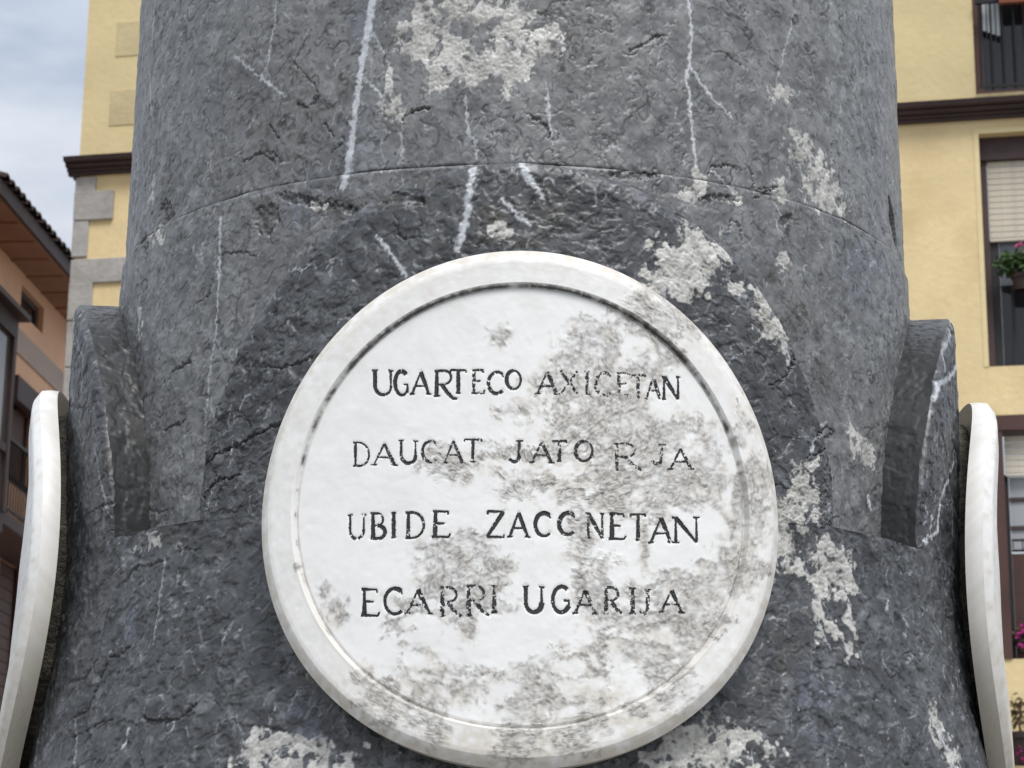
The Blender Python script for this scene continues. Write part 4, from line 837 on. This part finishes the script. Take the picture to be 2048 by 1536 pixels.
# upper balcony door
s0, s1, z0, z1 = op[0]
w = MB(); w.box((s0 + .002, .16, z0 + .002), (s0 + .09, .26, z1 - .002)); w.box((s0 + .09, .16, z0 + .002), (s1, .26, z0 + .07)); w.box((s0 + .5, .17, z0 + .07), (s0 + .56, .25, z1 - .002))
wo_ = w.build('balcony_door', M['brown_red'], yellow)
MB().box((s0 + .09, .20, z0 + .07), (s0 + .5, .215, z1 - .002)).build('pane', M['glass'], wo_)
MB().box((s0 + .56, .20, z0 + .07), (s1, .215, z1 - .002)).build('pane', M['glass'], wo_)
rl = MB()
_, zt_ = fac(1985, 6); 
rl.box((s0 + .03, -.02, zt_), (s1, .02, zt_ + .05))
rlo = rl.build('balcony_railing', M['iron'], yellow)
MB().box((s0 + .03, -.012, z0 + .04), (s1, .012, z0 + .07)).build('bottom_rail', M['iron'], rlo)
bar = MB().tube([(0, 0, z0 + .055), (0, 0, zt_ + .02)], .011).mesh('bar')
for i in range(11):
    o = link('bar', bar, M['iron'], rlo); o.location = (s0 + .06 + i*.115, 0, 0)
cs, czb = fac(1966, 70, -.2); ct = fac(1990, 5, -.2)[1]
cu = MB()
for i in range(4): cu.box((cs + i*.045, .10, czb - .02*i), (cs + .036 + i*.045, .125, ct + .1), .006)
cu.build('cloth', M['curtain'], wo_)
ps, pz = fac(1998, 14); MB().box((ps, -.10, pz), (s1 + .3, -.04, pz + .5)).build('awning_board', M['terracotta'], yellow)
# middle window: deep reveal, roller blind half down
s0, s1, z0, z1 = op[1]
w = MB(); zl = fac(1960, 326, -.2)[1]; zl0 = fac(1960, 282, -.2)[1]
w.box((s0 + .002, .12, zl), (s1, .30, z1 - .002)); w.box((s0 + .002, .16, z0 + .002), (s0 + .065, .30, zl - .001)); w.box((s0 + .065, .20, z0 + .002), (s1, .30, z0 + .05))
w1 = w.build('window', M['brown'], yellow)
zb0 = fac(1985, 477, -.17)[1]
rb_ = MB().box((s0 + .068, .175, zb0 - .035), (s1 - .01, .205, zb0 - .004), .006).build('roller_blind', M['blind'], yellow); blind(rb_, s0 + .068, s1 - .01, zb0, zl - .002, .19, 13)
fr = MB().box((s0 + .067, .215, z0 + .06), (s0 + .15, .28, zb0)).box((s0 + .15, .215, zb0 - .25), (s1, .235, zb0 - .22)).build('sash', M['black_wood'], w1)
MB().box((s0 + .152, .245, z0 + .9), (s1, .255, zb0)).build('pane', M['glass_grey'], w1)
MB().box((s0 + .152, .245, z0 + .052), (s1, .255, z0 + .898)).build('lower_panel', M['glass'], w1)
for k in range(2): MB().box((s0 + .25 + .3*k, .225, z0 + .06), (s0 + .28 + .3*k, .244, z0 + .88)).build('mullion', M['black_wood'], w1)
MB().box((s0 - .05, -.008, z0 + .001), (s0 - .001, .004, z1 + .05)).box((s0 - .001, -.008, z1 + .001), (s1, .004, z1 + .05)).build('window_surround', M['ochre_trim'], yellow)
# lower window: brown timber surround, blind, three pale panes
s0, s1, z0, z1 = op[2]
zl = fac(1990, 862)[1]
w = MB(); w.box((s0 - .01, -.03, zl), (s1, .25, z1 - .002)); w.box((s0 - .01, -.02, z0 + .002), (s0 + .085, .25, zl - .001))
w2 = w.build('window', M['brown_red'], yellow)
zb0 = fac(2010, 948, -.12)[1]
rb2 = MB().box((s0 + .10, .105, zb0 - .03), (s1, .14, zb0 - .004), .006).build('roller_blind', M['blind'], yellow); blind(rb2, s0 + .10, s1, zb0, zl - .03, .12, 6)
zp = [fac(2030, y, -.18)[1] for y in (1108, 1056, 999, 950)]
MB().box((s0 + .087, .16, z0 + .01), (s0 + .125, .23, zb0)).build('sash', M['black_wood'], w2)
for k in range(3): MB().box((s0 + .13, .19, zp[k] + .022), (s1, .20, zp[k+1] - .022)).build('pane', M['glass_pale'], w2)
for k in range(1, 3): MB().box((s0 + .127, .17, zp[k] - .018), (s1, .21, zp[k] + .018)).build('glazing_bar', M['brown'], w2)
MB().box((s0 + .127, .17, z0 + .02), (s1, .21, zp[0])).build('lower_panel', M['brown_red'], w2)
# corner stones (photo px boxes), each its own block
Q = [(150,193,356,388),(146,228,384,442),(142,177,443,516),(136,262,518,567),(132,185,568,642),(127,176,643,735),(122,200,736,830),(118,170,831,930),(112,215,931,1010)]
for i, (xa, xb, ya, yb) in enumerate(Q):
    a, zt_ = fac((xa+xb)/2, ya); _, zb_ = fac((xa+xb)/2, yb); b = fac(xb, (ya+yb)/2)[0]
    me = MB().box((sL - .035, -.035 - .01*(i % 3 == 1), zb_ + .002), (b, .5, zt_ - .002), .008).mesh('corner_stone')
    link('corner_stone', me, M['quoin'], yellow)
for (xa, xb, ya, yb) in [(235,300,45,109),(222,300,181,247)]:
    a, zt_ = fac(xa, ya, -.06); b, zb_ = fac(xb, yb, -.06)
    MB().box((a, .052, zb_), (b, .12, zt_), .004).build('rendered_block', M['ochre_dull'] if 'ochre_dull' in M else M.setdefault('ochre_dull', simple_mat('dull_ochre', (0.62, 0.51, 0.29), .92, .14, 2, .4, 14)), yellow)

# ------------------------------------------------------------------ flower pots on the yellow house
def leaves(m, c, rad, n, size, rr):
    for _ in range(n):
        d = Vector((rr.gauss(0, 1), rr.gauss(0, 1), rr.gauss(0, 1))).normalized()*(rr.random()**.5)
        p = Vector(c) + Vector((d.x*rad[0], d.y*rad[1], d.z*rad[2])); s = size*rr.uniform(.6, 1.3)
        u = Vector((rr.gauss(0, 1), rr.gauss(0, 1), rr.gauss(0, .6))).normalized(); v = u.orthogonal().normalized(); k = len(m.v)
        nn = u.cross(v)*s*.25
        for q in (-u*s, -u*s*.2 + v*s*.6 + nn, u*s*.8 + v*s*.25, u*s, u*s*.8 - v*s*.25, -u*s*.2 - v*s*.6 + nn): m.v.append(tuple(p + q))
        m.f.append(tuple(range(k, k+6)))
def pot_plant(s, z, y, label, leafm, flowm, pm, rad, n, fl, hp=.16, twigs=False, tr=.10):
    p = FO + fx*s - fy*y; rr = random.Random(int(s*100) + int(z*100))
    t = empty('potted_plant', (float(p[0]), float(p[1]), z), -FY, label, 'plant')
    pot = MB(); prof = [(tr*.72, 0), (tr*.95, hp*.8), (tr*1.06, hp*.8), (tr*1.06, hp), (tr*.9, hp), (tr*.88, hp*.85), (0.0, hp*.85)]
    vv, qq = lathe(prof, 0, 360, 18); link('pot', np_mesh('pot', vv, qq, None, False), M[pm], t)
    m = MB(); leaves(m, (0, 0, hp + rad[2]*.75), rad, n, .035, rr); link('foliage', m.mesh('foliage'), M[leafm], t)
    st = MB()
    for k in range(7):
        a = rr.uniform(0, 6.28); e = (math.cos(a)*rad[0]*.7, math.sin(a)*rad[1]*.7, hp + rad[2]*rr.uniform(.8, 1.7)); st.tube([(0, 0, hp*.85), (e[0]*.4, e[1]*.4, hp + .4*rad[2]), e], .004, 4)
        if twigs:
            for j in range(3): st.tube([(e[0]*.6, e[1]*.6, e[2]*.8), (e[0]*.6 + rr.uniform(-.08, .08), e[1]*.6, e[2]*.8 + rr.uniform(0, .1))], .003, 4)
    st.build('stem', M['dry_leaf' if twigs else 'leaf'], t)
    for (fx_, fz_) in fl:
        m = MB(); leaves(m, (fx_, -rad[1]*.9, fz_), (.035, .03, .03), 14, .018, rr); link('flower', m.mesh('flower'), M[flowm], t)
sA, zA = fac(2044, 585, -.05)
pot_plant(sA, zA, -.02, 'leafy green geranium with a pink flower under the cream blind of the yellow house', 'leaf', 'pink', 'dark_pot', (.26, .15, .15), 520, [(0.0, .43), (-.02, .415), (.05, .36)])
sB, zB = fac(2040, 1300, .0); 
pot_plant(sB + .03, zB - .02, .05, 'magenta flowering pot plant at the foot of the lower brown window', 'dry_leaf', 'magenta', 'dark_pot', (.09, .08, .08), 60, [(0.0, .20), (-.03, .15), (.02, .24), (-.02, .05)], .12, False, .07)
sC, zC_ = fac(2046, 1530, .25)
pot_plant(sC, zC_, -.25, 'withered twiggy plant in a dark pot below the windows of the yellow house', 'dry_leaf', 'magenta', 'dark_pot', (.11, .10, .22), 70, [(-.04, .10), (.0, .05), (-.02, .14)], .30, True, .12)
rl = MB(); zq = fac(2030, 1098, .3)[1]
for k in range(2): rl.box((w2s + .12, -.34, zq - .03 + .10*k), (w2s + WW, -.31, zq - .012 + .10*k))
rl.build('flower_rack', M['iron'], yellow)
for k in range(6): MB().tube([(w2s + .13 + k*.09, -.325, zq - .03), (w2s + .13 + k*.09, -.325, zq + .09)], .006, 5).build('rack_bar', M['iron'], yellow)

# ------------------------------------------------------------------ the orange house down the street at left
OY = R_(4.1); OD = 30.0
d0 = ray(0, 495); OP = CAM + d0*OD
ox, oy = np.array([math.sin(OY), math.cos(OY)]), np.array([math.cos(OY), -math.sin(OY)])       # along the street (away), outwards (to the street)
def org(px, py, out=0.0):
    d = ray(px, py); o = OP[:2] + oy*out; t = np.dot(o - CAM[:2], oy)/np.dot(d[:2], oy); p = CAM + t*d
    return float(np.dot(p[:2] - OP[:2], ox)), float(p[2])
orange = empty('orange_house', (float(OP[0]), float(OP[1]), 0), math.pi/2 - OY, 'orange rendered house with dark tiled eaves and brown shutters at the left edge', 'house')
# local axes: x along the street, -y towards the street
zW = OP[2]
_, zE = org(120, 612)
W0, W1 = -8.0, 12.0
b0 = org(116, 763); b1 = org(35, 681)
wv = [org(42, 600), org(85, 668), org(40, 572), org(84, 616)]
ws0, ws1 = wv[0][0], wv[1][0]; wz0 = org(85, 668)[1]; wz1 = org(84, 612)[1]
sv0, sv1 = org(22, 800)[0], org(68, 800)[0]; sz1 = org(70, 795)[1]; sz0 = org(50, 985)[1]
lw1 = org(40, 1135)[1]
holes = [(sv0, sv1, 1.5, lw1), (sv0, sv1, sz0, sz1), (ws0, ws1, wz0, wz1)]
m = MB(); wall_with_holes(m, W0, W1, 0, zW, holes, 0, .5); m.build('wall', M['orange'], orange)
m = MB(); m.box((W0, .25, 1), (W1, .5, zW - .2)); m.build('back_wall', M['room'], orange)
bz = (b0[1] + b1[1])/2; m = MB(); m.box((W0, -.025, bz - .17), (W1, .01, bz + .17)); m.build('string_course', M['band'], orange)
# eaves: soffit, fascia, tiles
OH = 0.55; m = MB(); m.box((W0, -OH, zW + .002), (W1, .6, zW + .06)); m.build('soffit', M['soffit'], orange)
raf = MB().box((0, -OH + .03, zW - .018), (.07, .2, zW + .001)).mesh('rafter')
for k in range(14):
    o = link('rafter', raf, M['soffit'], orange); o.location = (-1 + k*.75, 0, 0)
m = MB(); m.prism([(-OH - .05, zW + .02), (-OH - .05, zW + .20), (-OH + .01, zW + .22), (-OH + .01, zW + .02)], 0, W0, W1); m.build('fascia', M['brown'], orange)
m = MB(); m.prism([(-OH - .04, zW + .225), (3.5, zW + 1.65), (3.5, zW + 1.5), (-OH - .04, zW + .16)], 0, W0, W1); m.build('roof', M['tile'], orange)
tl = MB()
for k in range(9):
    a = math.pi*k/8; tl.v += [(.11*math.cos(a), -OH - .12, zW + .20 + .085*math.sin(a)), (.11*math.cos(a), 1.2, zW + .20 + .55 + .085*math.sin(a))]
for k in range(8): tl.f.append((2*k, 2*k+1, 2*k+3, 2*k+2))
tl.v += [(.11*math.cos(math.pi*k/8)*.8, -OH - .12, zW + .20 + .06*math.sin(math.pi*k/8)) for k in range(9)]
for k in range(8): tl.f.append((2*k, 2*k+2, 18+k+1, 18+k))
tm = tl.mesh('roof_tile', True)
for k in range(44):
    o = link('roof_tile', tm, M['tile'], orange); o.location = (W0 + 6 + k*.245, 0, random.uniform(-.008, .008))
# small dark window, shuttered balcony door
m = MB()
for a, b in (((ws0, .08, wz0), (ws0 + .12, .16, wz1)), ((ws1 - .12, .08, wz0), (ws1, .16, wz1)), ((ws0 + .12, .08, wz0), (ws1 - .12, .16, wz0 + .08)), ((ws0 + .12, .08, wz1 - .08), (ws1 - .12, .16, wz1))): m.box(a, b)
w_ = m.build('window', M['brown'], orange); MB().box((ws0 + .12, .11, wz0 + .08), (ws1 - .12, .12, wz1 - .08)).build('pane', M['glass'], w_)
m = MB(); m.box((sv0 - .05, -.10, sz1 - .32), (sv1 + .04, .02, sz1 + .02), .01); m.build('shutter_box', M['brown'], orange)
def shutter(z0, z1, n):
    fo = MB().box((sv0, .05, z0), (sv0 + .08, .14, z1)).build('shutter', M['brown_red'], orange)
    MB().box((sv1 - .08, .05, z0), (sv1, .14, z1)).build('stile', M['brown_red'], fo)
    blind(fo, sv0 + .08, sv1 - .08, z0 + .02, z1, .10, n, 'blind_brown')
shutter(sz0, sz1 - .32, 26); shutter(1.5, lw1 - .02, 34)
m = MB(); m.box((sv0 - .3, -.10, lw1 - .02), (sv1 + .3, .01, lw1 + .30), .01); m.build('door_lintel', M['brown'], orange)
# iron balcony
bzt = org(50, 898, .7)[1]; bzb = org(46, 1075, .7)[1]; bs1 = org(66, 960, .0)[0]; bs0 = -6.0
m = MB(); m.box((bs0, -.70, bzb), (bs1, -.002, bzb + .16), .01); bal = m.build('balcony', M['brown'], orange)
m = MB(); m.box((bs0, -.69, bzt - .02), (bs1, -.65, bzt + .02)); m.box((bs1 - .03, -.65, bzt - .02), (bs1, 0, bzt + .02)); m.box((bs0, -.68, bzb + .22), (bs1, -.66, bzb + .25)); m.box((bs1 - .025, -.65, bzb + .22), (bs1 - .005, 0, bzb + .25)); m.build('handrail', M['iron'], bal)
bme = MB().tube([(0, 0, bzb + .15), (0, 0, bzt)], .012, 5).tube([(.02, 0, bzb + .55), (.055, 0, bzb + .62), (.02, 0, bzb + .69)], .008, 4).mesh('baluster')
nb = int((bs1 - bs0)/.11)
for k in range(nb):
    o = link('baluster', bme, M['iron'], bal); o.location = (bs0 + .05 + k*.11, -.67, 0)
for k in range(6):
    o = link('baluster', bme, M['iron'], bal); o.location = (bs1 - .015, -.58 + k*.11, 0)
# timber bay window at the very edge
BO = .85; be, bzT = org(38, 640, BO); _, bzB = org(0, 1060, BO)
m = MB(); m.box((W0, -BO + .03, bzB), (be, -.002, bzB + .25)); m.box((W0, -BO, bzT - .25), (be, -.002, bzT)); 
for s_ in (be - .12, be - 1.0, be - 1.9, be - 2.8): m.box((s_, -BO + .002, bzB + .25), (s_ + .12, -BO + .12, bzT - .25))
m.box((be - .10, -.14, bzB + .25), (be - .004, -.003, bzT - .25))
zmid = bzB + (bzT - bzB)*.36
m.box((W0, -BO + .01, zmid), (be - .121, -BO + .10, zmid + .10))
bay = m.build('bay_window', M['brown'], orange)
m = MB(); m.prism([(-BO - .12, bzT + .002), (-BO - .12, bzT + .07), (0, bzT + .38), (0, bzT + .002)], 0, W0, be + .12); m.build('bay_roof', M['brown'], bay)
for k in range(3):
    a = be - .88 - .9*k
    MB().box((a, -BO + .05, zmid + .10), (a + .76, -BO + .06, bzT - .25)).build('pane', M['glass_grey'], bay)
    MB().box((a, -BO + .05, bzB + .25), (a + .76, -BO + .06, zmid)).build('pane', M['glass_grey'], bay)
MB().box((be - .06, -BO + .12, bzB + .25), (be - .05, -.14, bzT - .25)).build('side_panel', M['brown_red'], bay)
